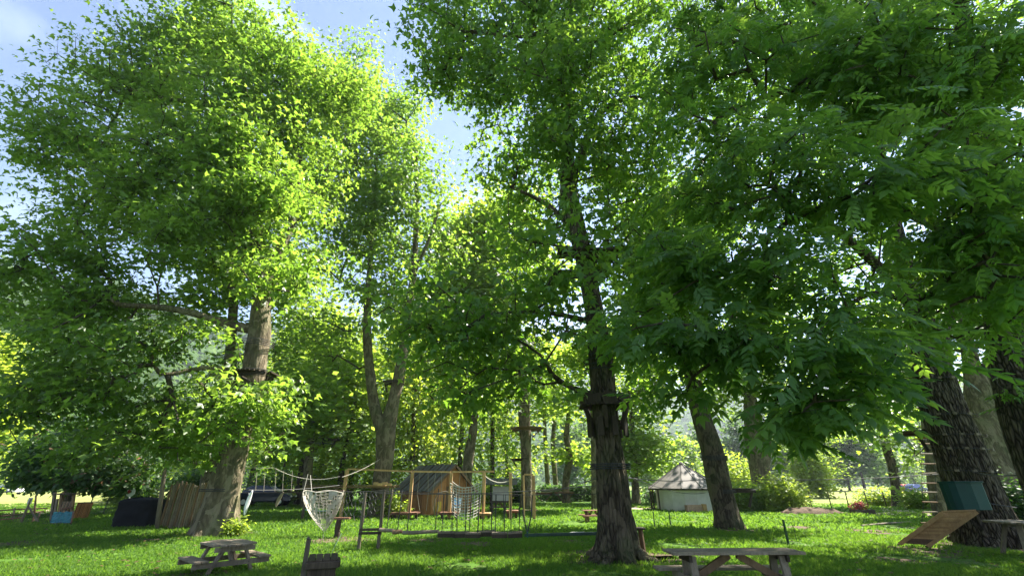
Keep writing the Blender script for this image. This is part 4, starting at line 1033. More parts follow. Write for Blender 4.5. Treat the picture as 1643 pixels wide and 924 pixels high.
def hut():
    c = Vector((P(1104, 820, 32.4).x, 32.4, 0)); R = 1.90; H = 1.38; TOP = 2.85; RO = 2.42
    root = thing('round_hut', 'round white-walled hut with grey conical sheet roof', 'hut', tuple(c))
    n = 16
    for k in range(n):    # wall panels meet at shallow corners
        a0 = 2 * math.pi * k / n; a1 = 2 * math.pi * (k + 1) / n
        p0 = c + Vector((math.cos(a0), math.sin(a0), 0)) * R; p1 = c + Vector((math.cos(a1), math.sin(a1), 0)) * R
        m = MB(); m.beam(p0 + Vector((0, 0, H / 2)), p1 + Vector((0, 0, H / 2)), .05, H); m.build('wall_panel', 'white_wall', root)
    n = 12
    for k in range(n):
        a0 = 2 * math.pi * k / n + .1; a1 = 2 * math.pi * (k + 1) / n + .1
        e0 = c + Vector((math.cos(a0) * RO, math.sin(a0) * RO, H - .1)); e1 = c + Vector((math.cos(a1) * RO, math.sin(a1) * RO, H - .1)); t = c + Vector((0, 0, TOP))
        up = Vector((0, 0, .03))
        sh = MB().add([e0, e1, t, e0 + up, e1 + up, t + up], [(2, 1, 0), (3, 4, 5), (0, 1, 4, 3), (1, 2, 5, 4), (2, 0, 3, 5)]).build('roof_sheet', 'roof_sheet', root)
        MB().tube([e0 + up * 1.3, t + up * 1.3], .03, 5).build('ridge_strip', 'roof_sheet', sh)
        MB().beam(e0 - Vector((0, 0, .03)), e1 - Vector((0, 0, .03)), .05, .09).build('fascia', 'dark_wood', root)
    MB().lathe(c, [(.0, TOP + .14), (.12, TOP + .07), (.2, TOP - .02)], 8).build('roof_cap', 'roof_sheet', root)
    for k in (7.4, 8.2, 9.0):
        a = 2 * math.pi * k / 16; p = c + Vector((math.cos(a), math.sin(a), 0)) * (RO - .15)
        MB().beam(p, p + Vector((0, 0, H - .08)), .09, .09).build('post', 'dark_wood', root)
hut()
c = P(1116, 818, 30.0); c.z = 0
r = thing('planter_box', 'brown boarded planter box against the hut wall', 'planter', tuple(c))
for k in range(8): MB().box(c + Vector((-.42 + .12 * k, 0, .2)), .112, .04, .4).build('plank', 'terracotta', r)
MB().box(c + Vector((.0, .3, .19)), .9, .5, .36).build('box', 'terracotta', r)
MB().box(c + Vector((.55, -.02, .22)), .22, .3, .44).build('painted_sunlit_end', 'pale_wood', r)  # paler wood stands in for sunlight on this end of the box

# notice board shelter with table in front
def kiosk():
    c = P(803, 815, 30.5); c.z = 0
    r = thing('notice_shelter', 'small open shelter with dark roof and blank white board', 'shelter', tuple(c))
    for s in (-1, 1): MB().beam(c + Vector((s * .62, 0, 0)), c + Vector((s * .62, 0, 1.6)), .1, .1).build('post', 'dark_wood', r)
    MB().box(c + Vector((0, .02, 1.02)), 1.02, .05, .82).build('board', 'white_wall', r)
    MB().box(c + Vector((0, -.02, .58)), 1.14, .08, .06).build('rail', 'grey_wood', r)
    for k in range(7):
        x = -.98 + .29 * k
        MB().add([c + Vector((x, -.6, 1.52)), c + Vector((x + .28, -.6, 1.52)), c + Vector((x + .28, .1, 1.86)), c + Vector((x, .1, 1.86)), c + Vector((x, -.6, 1.55)), c + Vector((x + .28, -.6, 1.55)), c + Vector((x + .28, .1, 1.9)), c + Vector((x, .1, 1.9))],
                 [(3, 2, 1, 0), (0, 1, 5, 4), (1, 2, 6, 5), (2, 3, 7, 6), (3, 0, 4, 7), (4, 5, 6, 7)]).build('roof_sheet', 'slate_board', r)
kiosk()

# ------------------------------------------------------------------ furniture
def picnic(c, L, W, H, rz, label, mat='weathered_wood', octo=False, benchz=None, name='picnic_table', np_=5, bl=None, seatoff=None):
    c = Vector(c); u = Vector((math.cos(rz), math.sin(rz), 0)); v = Vector((-u.y, u.x, 0)); Z = Vector((0, 0, 1))
    r = thing(name, label, 'picnic table', tuple(c))
    bz = benchz or H * .6; w = W / np_; so = seatoff or (W / 2 + .30 * H / .75); bl = bl or L
    random.seed(int(abs(c.x * 100)))
    for k in range(np_):
        y = -W / 2 + w * (k + .5); ll = L
        if octo: ll = L - max(0, (abs(y) - W * .2)) * 2.0
        j = random.uniform(-.008, .008)
        MB().beam(c + v * y - u * (ll / 2 + j) + Z * (H - .02 + j * .3), c + v * y + u * (ll / 2 + j) + Z * (H - .02), w - random.uniform(.006, .014), .036, up=(random.uniform(-.03, .03), random.uniform(-.03, .03), 1)).build('plank', mat, r, bevel=.004)
    for s in (-1, 1):
        for k in range(2):
            y = s * (so + (k - .5) * .125)
            MB().beam(c + v * y - u * bl / 2 + Z * (bz - .02 + .002 * k), c + v * y + u * bl / 2 + Z * (bz - .02), .116, .036).build('bench_plank', mat, r, bevel=.004)
    for s in (-1, 1):
        x = u * s * (L / 2 - .22 * L / 1.8 - .02)
        MB().beam(c + x - v * (W / 2 - .04) + Z * (H - .085), c + x + v * (W / 2 - .04) + Z * (H - .085), .04, .08).build('top_bearer', 'dark_wood' if not octo else mat, r)
        MB().beam(c + x - v * (so + .12) + Z * (bz - .085), c + x + v * (so + .12) + Z * (bz - .085), .042, .085).build('bench_bearer', mat, r)
        for t in (-1, 1):
            MB().beam(c + x + u * s * -.045 + v * t * (W * .5) + Z * 0, c + x + u * s * -.045 + v * t * (W * .24) + Z * (H - .06), .045, .095, up=u).build('leg', mat, r)
        for t in (-1, 1): MB().tube([c + x + u * s * .024 + v * t * (W * .36) + Z * (bz - .085), c + x + u * s * .034 + v * t * (W * .36) + Z * (bz - .085)], .011, 6).build('bolt', 'steel_cable', r)
        MB().beam(c + x * .92 + Z * (bz - .1), c + u * s * .06 + Z * (H - .06), .09, .045, up=v).build('brace', 'brown_wood' if not octo else mat, r)
    return r
picnic((3.09, 7.1, 0), 1.84, .46, .75, .035, 'long weathered picnic table right of the central plane, cut by the bottom of the view', benchz=.49, np_=4, bl=1.95, seatoff=.44)
g = G(356, 917)
picnic((g.x, g.y, 0), 1.18, .80, .52, -.72, 'small octagonal picnic table standing before the huge left plane', octo=True, benchz=.28, np_=7, bl=1.02, seatoff=.56)
g = P(953, 836, 22.6); g.z = 0
picnic(g, 1.0, .5, .48, .1, 'little red-topped picnic table behind the central plane', 'red_wood', benchz=.28, np_=4, bl=1.2, seatoff=.42)
g = P(800, 822, 28.5); g.z = 0
picnic(g, 1.1, .5, .62, .05, 'grey picnic table in front of the notice board shelter', 'grey_wood', benchz=.36, np_=4, bl=1.2, seatoff=.45)
# table at the right edge with a round plank top
def edge_table():
    c = P(1660, 892, 12.0); c.z = 0
    r = thing('plank_table', 'grey plank-topped table on splayed legs beside the oak, cut by the right edge', 'table', tuple(c))
    for k in range(6):
        y = -.42 + .17 * k; hl = math.sqrt(max(.05, .62 ** 2 - y * y))
        MB().beam(c + Vector((-hl, y, .74 + .002 * (k % 2))), c + Vector((hl, y, .74)), .16, .045).build('plank', 'weathered_wood', r, bevel=.005)
    MB().box(c + Vector((0, 0, .68)), .8, .1, .07).build('bearer', 'grey_wood', r)
    for sx in (-1, 1):
        for sy in (-1, 1):
            MB().beam(c + Vector((sx * .46, sy * .3, 0)), c + Vector((sx * .22, sy * .16, .7)), .1, .07).build('leg', 'weathered_wood', r)
edge_table()
# litter box with sloping lid and its post
def litter_box():
    Y = 6.3; c = P(517, 905, Y); x0 = c.x; H = .74; rz = .35
    c = Vector((x0, Y, 0)); u = Vector((math.cos(rz), math.sin(rz), 0)); v = Vector((-u.y, u.x, 0)); Z = Vector((0, 0, 1)); h = .155
    r = thing('litter_box', 'dark slatted wooden litter box with a boarded lid', 'litter bin', tuple(c))
    for s in (-1, 1):
        for k in range(6):
            t = -h + 2 * h * (k + .5) / 6
            p = c + u * t + v * s * h; MB().beam(p, p + Z * (H - .06), .048, .018, up=v).build('slat', 'dark_wood', r)
            p = c + v * t + u * s * h; MB().beam(p, p + Z * (H - .06), .048, .018, up=u).build('slat', 'dark_wood', r)
    MB().add([c + u * a * h * .9 + v * b * h * .9 + Z * z for z in (.02, H - .08) for a, b in ((-1, -1), (1, -1), (1, 1), (-1, 1))], [(3, 2, 1, 0), (0, 1, 5, 4), (1, 2, 6, 5), (2, 3, 7, 6), (3, 0, 4, 7), (4, 5, 6, 7)]).build('liner', 'black_tarp', r)
    for s in (-1, 1):
        MB().beam(c - u * (h + .03) + v * s * (h + .022) + Z * (H - .035), c + u * (h + .03) + v * s * (h + .022) + Z * (H - .035), .06, .07).build('rim_rail', 'dark_wood', r, bevel=.006)
        MB().beam(c - v * (h + .0) + u * s * (h + .022) + Z * (H - .034), c + v * (h + .0) + u * s * (h + .022) + Z * (H - .034), .06, .068).build('rim_rail', 'dark_wood', r, bevel=.006)
    for k in range(4):
        t = -h * 1.1 + 2.2 * h * (k + .5) / 4
        MB().beam(c + u * t - v * (h * 1.15) + Z * (H + .005), c + u * t + v * (h * 1.15) + Z * (H + .035), 2.2 * h / 4 - .005, .022).build('lid_board', 'dark_wood', r, bevel=.003)
litter_box()
p = P(489, 905, 6.1); b = Vector((p.x, 6.1, 0)); H = P(489, 864, 6.1).z
m = MB(); m.beam(b + Vector((0, 0, -.05)), b + Vector((-.005, .01, H)), .06, .05, taper=.85); m.add([b + Vector((-.03, -.02, H)), b + Vector((.025, -.02, H - .002)), b + Vector((-.02, .03, H + .03))], [(0, 1, 2)])
solo(m, 'wooden_post', 'grey_wood', 'weathered upright post beside the litter box', 'post', tuple(b))

# ------------------------------------------------------------------ rope course, near row
GP = 'posts of the low rope course'
def post(px, base_py, top_py, w, label, mat='grey_wood', Y=None, topx=None, group=GP, extra=None):
    if Y is None: Y = G(px, base_py).y
    b = P(px, base_py, Y); b.z = 0
    t = P(topx or px, top_py, Y); t.x = b.x if topx is None else t.x; r = w / 2 * mpp(px, (base_py + top_py) / 2, Y)
    m = MB(); n = 5; m.tube([b.lerp(t, k / n) + Vector((0, 0, -.05 if k == 0 else 0)) + Vector((random.uniform(-1, 1), random.uniform(-1, 1), 0)) * r * .12 for k in range(n + 1)], [r * 1.08, r, r * .97, r, r * .95, r * .9], 9)
    solo(m, 'wooden_post', mat, label, 'post', tuple(b), group, smooth=False)
    return b, t
pa = post(575, 882, 790, 5.5, 'thick grey post at the left start of the swinging steps')
pb = post(606, 884, 786, 5.5, 'second grey post joined by a crossbar at the left start of the swinging steps', Y=13.3)
ya = pa[0].y
q = G(592, 900); z = P(592, 848, 13.5).z
r = thing('crossbar', 'low double crossbar linking the two front grey posts', 'beam', (pa[0].x, 13.5, 0))
for k, dz in enumerate((0, -.085)):
    MB().beam(Vector((pa[0].x - .03, ya - .02, z + dz)), Vector((pb[0].x + .05, 13.3 - .02, z + dz + .01)), .07, .06).build('bar', 'dark_wood', r)
# start logs
def log(p0, p1, rad, label, mat='weathered_wood', cat='log beam', hang=None):
    m = MB(); p0 = Vector(p0); p1 = Vector(p1); m.tube([p0, p0.lerp(p1, .3) + Vector((0, 0, -.01)), p0.lerp(p1, .7), p1], [rad, rad * 1.05, rad * .98, rad * .92], 9)
    base = (p0.x, p0.y, 0)
    r = thing('log_beam', label, cat, base)
    m.build('log', mat, r)
    if hang:
        for f in hang:
            q = p0.lerp(p1, f); MB().tube([q + Vector((0, 0, rad)), q + Vector((.02, .03, 1.0))], .012, 5).build('rope', 'dark_rope', r)
    return r
def L(px, py, Y): return P(px, py, Y)
log(L(609, 849, 13.2), L(632, 851, 13.1), .045, 'first short hanging log right of the grey posts', hang=(.5,))
log(L(630, 853, 13.0), L(645, 852, 13.0), .05, 'short crooked hanging log between the two longer logs', 'brown_wood', hang=(.5,))
log(L(646, 854, 12.9), L(704, 852, 12.8), .045, 'long hanging log just left of the swinging steps', hang=(.12, .9))
# steps
SG = 'swinging plank steps'
steps = [(703, 729, 856, 12.7, 'first'), (727, 751, 857, 12.75, 'second'), (747, 771, 857, 12.7, 'third'), (769, 793, 855, 12.95, 'fourth'), (789, 814, 857, 12.65, 'fifth'), (815, 838, 857, 12.6, 'sixth')]
for i, (x0, x1, py, Y, nm) in enumerate(steps):
    a = L(x0, py, Y); b = L(x1, py - (1 if i % 2 else 0), Y)
    end = {0: ', next to the long log', 5: ', next to the green beam'}.get(i, '')
    r = thing('swing_step', f'{nm} dark swinging plank step from the grey posts{end}', 'swing step', (a.x, a.y, 0), SG)
    MB().beam(a + Vector((0, .16, .03)), b + Vector((0, .16, .03)), .15, .035).build('tread_plank', 'grey_wood', r)
    MB().beam(a + Vector((0, .0, .031)), b + Vector((0, .0, .031)), .15, .035).build('tread_plank', 'weathered_wood', r)
    MB().beam(a + Vector((0, -.07, -.03)), b + Vector((0, -.07, -.03)), .04, .085).build('front_board', 'dark_wood', r)
    top = 1.36
    for f in (.22, .8):
        p = a.lerp(b, f)
        for s in (-.06, .2):
            MB().tube([p + Vector((0, s, .02)), Vector((p.x + random.uniform(-.03, .03), 12.75 + .02 * s, top - .02))], .008, 5).build('rope', 'dark_rope', r)
def cable(name, a, b, d, rad, mat, label, cat='cable', group='cables strung between the trees', n=14):
    m = MB(); pts = sag(a, b, d, n); m.tube(pts, rad, 5); return solo(m, name, mat, label, cat, tuple(pts[0]), group)
tr = P(962, 792, 11.6)
cable('rope_handline', Vector((pb[0].x, 13.3, 1.41)), Vector((tr.x, 12.0, 1.36)), .05, .008, 'dark_rope', 'dark handline above the swinging plank steps', 'rope', None)
# green balance beam
a = L(843, 858, 12.5); b = L(962, 855, 11.75)
r = thing('balance_beam', 'long dark green balance beam running to the central plane', 'balance beam', (a.x, a.y, 0))
MB().beam(a, b, .14, .065).build('beam', 'green_paint_wood', r, bevel=.01)
MB().beam(a.lerp(b, .62) + Vector((0, 0, .037)), a.lerp(b, .8) + Vector((0, 0, .037)), .11, .006).build('pale_patch', 'white_wall', r)
for s, x in ((-1, -.05), (1, .16)):
    MB().tube([a + Vector((.05, 0, .03)), a + Vector((.0 + x, .02, .45)), a + Vector((x * 1.2, .05, .9))], .016, 6).build('sling_rope', 'dark_rope', r)
MB().tube([a + Vector((.05, -.09, -.04)), a + Vector((.05, -.09, .06)), a + Vector((.05, .09, .06)), a + Vector((.05, .09, -.04))], .018, 6).build('sling_knot', 'turquoise_cloth', r)

# ------------------------------------------------------------------ rope course, far row
YB = 24.3
tops = []
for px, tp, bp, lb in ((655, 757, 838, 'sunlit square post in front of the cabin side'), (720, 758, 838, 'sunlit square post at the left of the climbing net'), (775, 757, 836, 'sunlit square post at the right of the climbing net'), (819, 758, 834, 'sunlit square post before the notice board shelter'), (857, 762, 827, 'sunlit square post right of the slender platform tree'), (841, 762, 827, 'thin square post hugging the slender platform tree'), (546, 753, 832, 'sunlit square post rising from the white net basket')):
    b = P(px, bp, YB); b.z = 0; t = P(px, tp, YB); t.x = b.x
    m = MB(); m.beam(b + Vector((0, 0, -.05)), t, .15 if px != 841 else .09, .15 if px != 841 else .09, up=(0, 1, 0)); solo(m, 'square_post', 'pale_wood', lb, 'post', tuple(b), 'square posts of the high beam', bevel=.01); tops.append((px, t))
T_ = dict(tops)
GB = 'horizontal top beams of the rope course'
for i, (p, q, lb) in enumerate(((546, 655, 'long top beam from the white net basket to the cabin side post'), (655, 720, 'top beam in front of the cabin roof'), (720, 775, 'top beam above the climbing net'), (841, 857, 'short top beam against the slender platform tree'))):
    a = T_[p] + Vector((0, 0, .03)); b = T_[q] + Vector((0, 0, .03)); ov = .02 if i != 2 else 0
    if p == 720: b = b + Vector((.5, 0, 0))
    m = MB(); m.beam(a + Vector((.02, 0, .002 * i)), b - Vector((.02, 0, 0)), .09, .08); solo(m, 'top_beam', 'pale_wood', lb, 'beam', tuple(a), GB)
# hanging rope steps in front of the cabin
for k, px in enumerate((668, 681, 694, 704, 735, 745)):
    p = T_[655].lerp(T_[720], (px - 655) / 65); m = MB(); m.tube([p, p + Vector((random.uniform(-.1, .1), .02, -1.0)), p + Vector((random.uniform(-.12, .12), 0, -1.75))], .012, 5)
    solo(m, 'hanging_rope', 'rope', ['first', 'second', 'third', 'fourth', 'fifth', 'sixth'][k] + ' hanging rope from the left under the cabin-side beam', 'rope', tuple(p), 'ropes hanging from the far beam')
# low red-brown platforms
def deck(px0, px1, py, Y, label, mat='red_wood', n=7, depth=.8, legs=True, name='low_platform', th=.05):
    a = P(px0, py, Y); b = P(px1, py, Y); z = a.z; r = thing(name, label, 'platform', (a.x, Y, 0)); w = (b.x - a.x) / n
    for k in range(n): MB().beam(Vector((a.x + w * (k + .5), Y - depth / 2, z)), Vector((a.x + w * (k + .5), Y + depth / 2, z + .004 * (k % 2))), w - .012, th).build('plank', mat, r)
    MB().beam(Vector((a.x, Y - depth * .4, z - th)), Vector((b.x, Y - depth * .4, z - th)), .05, .06).build('bearer', mat, r)
    MB().beam(Vector((a.x, Y + depth * .4, z - th)), Vector((b.x, Y + depth * .4, z - th)), .05, .06).build('bearer', mat, r)
    if legs:
        for x in (a.x + .12, b.x - .12): MB().beam(Vector((x, Y, -.03)), Vector((x, Y, z - th)), .12, .12).build('leg', 'dark_wood', r)
    return r
deck(630, 672, 822, YB, 'low reddish platform at the foot of the cabin side post', n=9)
deck(706, 736, 822, YB, 'low reddish platform at the left foot of the climbing net', n=7)
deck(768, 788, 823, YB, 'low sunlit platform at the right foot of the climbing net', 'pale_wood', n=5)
deck(812, 832, 819, YB + .6, 'low reddish platform before the notice board shelter', n=5)
# climbing net
def cargo(xl, xr, yt, yb, Y, nx, ny, label, rad=.017):
    tl = P(xl, yt, Y); trr = P(xr, yt - 2, Y); bl = P(xl + 4, yb - 12, Y - .2); br = P(xr - 4, yb - 12, Y - .2)
    r = thing('climbing_net', label, 'climbing net', (tl.x, Y, 0))
    def pt(u, v):
        a = tl.lerp(trr, u); b = bl.lerp(br, u); p = a.lerp(b, v)
        p.z -= (.42 * (1 - v) * .9 + .34 * v) * 4 * u * (1 - u) * .62; p.y -= .5 * math.sin(math.pi * u) * (.4 + .6 * v)
        return p
    for i in range(nx + 1):
        MB().tube([pt(i / nx, j / ny) + Vector((random.uniform(-.012, .012), 0, random.uniform(-.012, .012))) for j in range(ny + 1)], rad, 5).build('upright_rope', 'pale_rope', r)
    for j in range(ny + 1):
        MB().tube([pt(i / nx, j / ny) + Vector((0, -.012, random.uniform(-.012, .012))) for i in range(nx + 1)], rad * (1.5 if j == 0 else 1), 5).build('cross_rope', 'pale_rope', r)
    return r
cargo(722, 773, 775, 836, YB - .1, 10, 11, 'pale square-meshed climbing net slung between two posts in front of the cabin')
cable('slack_rope', T_[720] + Vector((0, 0, -.35)), P(742, 782, YB - .3), .05, .02, 'pale_rope', 'short slack rope dropping from the post to the climbing net', 'rope', None, 6)
cable('slack_rope', P(757, 742, 33), T_[775] + Vector((0, 0, -.1)), .3, .02, 'pale_rope', 'slack pale rope from the grey trunk to the net post', 'rope', None, 8)
cable('slack_rope', T_[775] + Vector((0, 0, -.15)), T_[819] + Vector((0, 0, -.35)), .22, .025, 'pale_rope', 'slack pale rope between net post and notice board post', 'rope', None, 8)
# blue seat by the cabin
c = P(732, 826, 26.2); c.z = 0
r = thing('folding_chair', 'pale blue folding chair at the cabin front', 'chair', tuple(c))
MB().beam(c + Vector((-.22, .15, .72)), c + Vector((.22, .15, .72)), .02, .34).build('backrest', 'pale_blue', r)
MB().box(c + Vector((0, -.02, .44)), .44, .4, .03).build('seat', 'pale_blue', r)
for sx in (-1, 1):
    MB().tube([c + Vector((sx * .2, -.2, 0)), c + Vector((sx * .2, .16, .9))], .014, 5).build('leg', 'white_plastic', r)
    MB().tube([c + Vector((sx * .2, .2, 0)), c + Vector((sx * .2, -.2, .44))], .014, 5).build('leg', 'white_plastic', r)
# swing frame arch by the door
m = MB(); pts = [P(697, 824, 25.6), P(698, 800, 25.6), P(702, 791, 25.6), P(714, 788, 25.6), P(726, 791, 25.6), P(730, 824, 25.6)]
pts[0].z = 0; pts[-1].z = 0; m.tube(pts, .035, 7); solo(m, 'hoop_frame', 'weathered_wood', 'bent pale hoop frame standing before the cabin gable', 'frame', tuple(pts[0]), smooth=True)

# raised deck round the twin stems
a = P(500, 778, 25.2); b = P(638, 776, 25.0)
r = thing('raised_deck', 'raised plank deck wrapped round the twin-stemmed plane', 'deck', (a.x, 25, 0))
n = 34
for k in range(n):
    x = a.x + (b.x - a.x) * (k + .5) / n; w = (b.x - a.x) / n - .012
    if abs(x - P(612, 776, 25).x) < .45: MB().beam(Vector((x, 24.2, 1.5)), Vector((x, 24.9, 1.5)), w, .05).build('plank', 'pale_wood', r)  # pale planks paint in the sunlit stretch of the deck
    else: MB().beam(Vector((x, 24.3 if k % 2 else 24.26, 1.5)), Vector((x, 25.6, 1.5)), w, .035).build('plank', 'brown_wood', r)
for y in (24.4, 25.5): MB().beam(Vector((a.x, y, 1.42)), Vector((b.x, y, 1.43)), .07, .07).build('bearer', 'brown_wood', r)
for x in (a.x + .1, a.x + 1.6, b.x - .15): MB().beam(Vector((x, 24.5, 0)), Vector((x, 24.5, 1.38)), .11, .11).build('leg', 'weathered_wood', r)
for k in range(4): MB().box(Vector((P(604 + 7 * k, 776, 24.2).x, 24.1, 1.6 - .05 * (k % 2))), .22, .12, .12).build('edge_block', 'pale_wood', r)  # pale colour carries the same painted sunlight onto the front edge

# hanging loops between the basket and the deck
for k in range(11):
    px = 552 + 5.2 * k + random.uniform(-1, 1); p = P(px, 789, 16.4); m = MB(); Lr = random.uniform(.55, 1.0); x = p.x; pts = []
    for j in range(9): pts.append(Vector((x + .035 * math.sin(j * 2.1 + k), 16.4, p.z - Lr * j / 8)))
    m.tube(pts, .011, 5); solo(m, 'hanging_rope', 'steel_cable', ['first', 'second', 'third', 'fourth', 'fifth', 'sixth', 'seventh', 'eighth', 'ninth', 'tenth', 'eleventh'][k] + ' wavy grey rope from the left, right of the net basket', 'rope', tuple(p), 'wavy ropes right of the net basket')
cable('grey_cable', P(549, 788, 16.4), Vector((pb[0].x, 13.4, 1.42)), .02, .012, 'dark_rope', 'dark cable carrying the wavy ropes', 'cable', None)
# hanging bridge, left of the basket
YL = 16.9
ba = P(386, 790, YL); bb = P(490, 790, YL)
m = MB(); m.beam(ba, bb, .10, .022); solo(m, 'footbridge_plank', 'dark_wood', 'long pale footbridge plank hung between the huge plane and net basket', 'plank', tuple(ba))
for k, (px, ty, by) in enumerate(((412, 757, 787), (425, 757, 788), (443, 750, 788), (455, 755, 788), (469, 756, 788))):
    m = MB(); p = P(px, ty, YL); q = P(px - 2, by, YL); m.tube([p, q], .009, 5)
    solo(m, 'hanger_rope', 'rope', ['first', 'second', 'third', 'fourth', 'fifth'][k] + ' upright hanger rope of the footbridge from the huge plane', 'rope', tuple(q), 'hanger ropes of the footbridge')
cable('rope_handline', P(440, 750, YL), P(545, 764, YL + .4), .22, .008, 'pale_rope', 'pale curved handline above the footbridge plank', 'rope', None)
cable('rope_handline', P(386, 746, YL), P(440, 750, YL), .05, .008, 'rope', 'handline running from the huge plane into the leaves', 'rope', None)
cable('grey_cable', P(340, 783, YL), P(545, 778, YL + 5), .12, .012, 'steel_cable', 'grey cable crossing behind the footbridge', 'cable', None)
cable('slack_rope', P(549, 765, 20), P(610, 736, 25.6), .08, .008, 'pale_rope', 'pale rope rising from the net basket to the twin-stemmed plane', 'rope', None)
# surfboards
def board(px0, py0, px1, py1, Y, wd, label, mat='white_plastic', flat=False, fin=True):
    a = P(px0, py0, Y); b = P(px1, py1, Y); r = thing('surfboard', label, 'surfboard', tuple(b)); n = 14; m = MB()
    d = (b - a); L_ = d.length; d.normalize(); side = Vector((0, 0.35, 1)) if flat else Vector((.55, .85, 0)); side = (side - d * side.dot(d)).normalized() if not flat else Vector((0, 1, 0)); nr = d.cross(side).normalized()
    bidx = len(m.v)
    for i in range(n + 1):
        u = i / n; wr = wd * (math.sin(math.pi * min(1, u * .96 + .02)) ** .6) + .004; th = .028 * math.sin(math.pi * u) ** .5 + .004
        for k in range(10):
            an = 2 * math.pi * k / 10
            m.v.append(a + d * L_ * u + side * math.cos(an) * wr + nr * (math.sin(an) * th + .05 * (2 * u - 1) ** 2))
    for i in range(n):
        for k in range(10): m.f.append((i * 10 + k, i * 10 + (k + 1) % 10, (i + 1) * 10 + (k + 1) % 10, (i + 1) * 10 + k))
    m.f.append(tuple(range(10))[::-1]); m.f.append(tuple(range(n * 10, n * 10 + 10)))
    bo = m.build('board', mat, r, smooth=True)
    MB().beam(a.lerp(b, .03) + nr * .05, a.lerp(b, .97) + nr * .05, .012, .006, up=side).build('stringer', 'rope', bo)
    if fin: MB().add([a + d * .1 - nr * .03, a + d * .24 - nr * .03, a + d * .1 - nr * .16 + side * .01], [(0, 1, 2), (2, 1, 0)]).build('fin', mat, r)
board(404, 786, 391, 826, YL - .25, .075, 'white surfboard hanging by its tip under the footbridge')
board(454, 788, 441, 813, YL + .6, .07, 'narrow wooden board hanging under the footbridge', 'weathered_wood', fin=False)
board(487, 818, 527, 820, 27.5, .3, 'turquoise surfboard lying behind the white net basket', 'turquoise_plastic', True, False)
# white net basket
def basket():
    YN = 16.4; a = P(487, 788, YN); b = P(551, 788, YN); bot = P(519, 851, YN)
    c = (a + b) / 2; R = (b.x - a.x) / 2; r = thing('net_basket', 'white funnel-shaped net basket hanging beside the footbridge', 'net', (c.x, YN, 0))
    H = c.z - bot.z; off = (bot.x - c.x) + .03
    def pt(th, v):
        rr = R * (1 - v ** 1.7) + .05 * v; return Vector((c.x + off * v ** 1.3 + math.cos(th) * rr, YN + math.sin(th) * rr * .55, c.z - H * v + .03 * math.sin(th * 5) * (1 - v)))
    for i in range(26):
        th = 2 * math.pi * i / 26; MB().tube([pt(th + .25 * j / 9, j / 9) for j in range(10)], .004, 4).build('net_rope', 'pale_rope', r)
        MB().tube([pt(th - .25 * j / 9, j / 9) for j in range(10)], .004, 4).build('net_rope', 'pale_rope', r)
    for j in range(12): MB().tube([pt(2 * math.pi * i / 26, j / 12) for i in range(27)], .004 if j else .012, 4).build('net_ring', 'pale_rope', r)
    m = MB(); n = 24
    for s, (t0, t1, v1) in enumerate(((2.3, 3.5, .95), (5.2, 6.6, .9), (4.0, 4.6, .8))):      # gathered cloth-like folds of doubled netting
        m = MB()
        for i in range(7):
            for j in range(9):
                th = t0 + (t1 - t0) * i / 6; m.v.append(pt(th, v1 * j / 8) * 1 + Vector((0, -.01 + .02 * (i % 2), 0)))
        for i in range(6):
            for j in range(8):
                if (i + j + s) % 3: m.f.append((i * 9 + j, (i + 1) * 9 + j, (i + 1) * 9 + j + 1, i * 9 + j + 1))
        m.build('net_fold', 'pale_rope', r)
    MB().beam(P(530, 787, YN), P(551, 787, YN), .05, .06).build('rim_bar', 'brown_wood', r)
    MB().tube([P(494, 760, YN + .1), a], .012, 5).build('sling_rope', 'pale_rope', r); MB().tube([P(498, 762, YN + .1), P(500, 787, YN)], .012, 5).build('sling_rope', 'pale_rope', r)
basket()
cable('tether_rope', P(519, 851, 16.3), G(518, 868), 0, .008, 'dark_rope', 'thin dark tether below the white net basket', 'rope', None, 3)
cable('tether_rope', P(548, 855, 15.5), G(531, 888), .0, .010, 'green_metal', 'slanting dark green tether on the lawn by the short stump post', 'rope', None, 6)
b = post(540, 862, 832, 9, 'short stump post under the rim of the white net basket', 'dark_wood')
m = MB(); m.box(b[1] + Vector((.1, 0, .02)), .5, .2, .05); solo(m, 'shelf_board', 'red_wood', 'reddish board on top of the short stump post', 'board', tuple(b[1]))

# ------------------------------------------------------------------ platforms, collars and cables on trees
def platform(px, py, Y, rx, label, depth=None, mat='dark_wood', n=9, th=.05, hole=.35, group='tree platforms'):
    c = P(px, py, Y); k = mpp(px, py, Y); R = rx * k; D = depth or R
    r = thing('tree_platform', label, 'platform', tuple(c), group); w = 2 * R / n
    for i in range(n):
        x = -R + w * (i + .5); h = D * math.sqrt(max(.12, 1 - (x / R) ** 2))
        if abs(x) < hole:
            MB().beam(c + Vector((x, -h, 0)), c + Vector((x, -hole, 0)), w - .012, th).build('plank', mat, r)
            MB().beam(c + Vector((x, hole, 0)), c + Vector((x, h, 0)), w - .012, th).build('plank', mat, r)
        else: MB().beam(c + Vector((x, -h, .003 * (i % 2))), c + Vector((x, h, 0)), w - .012, th).build('plank', mat, r)
    for s in (-1, 1): MB().beam(c + Vector((-R * .9, s * (hole + .08), -th - .03)), c + Vector((R * .9, s * (hole + .08), -th - .03)), .09, .1).build('bearer', mat, r)
    for s in (-1, 1): MB().beam(c + Vector((s * hole * .9, -.2, -.65)), c + Vector((s * R * .8, -.2, -th - .07)), .07, .08).build('strut', mat, r)
    return r
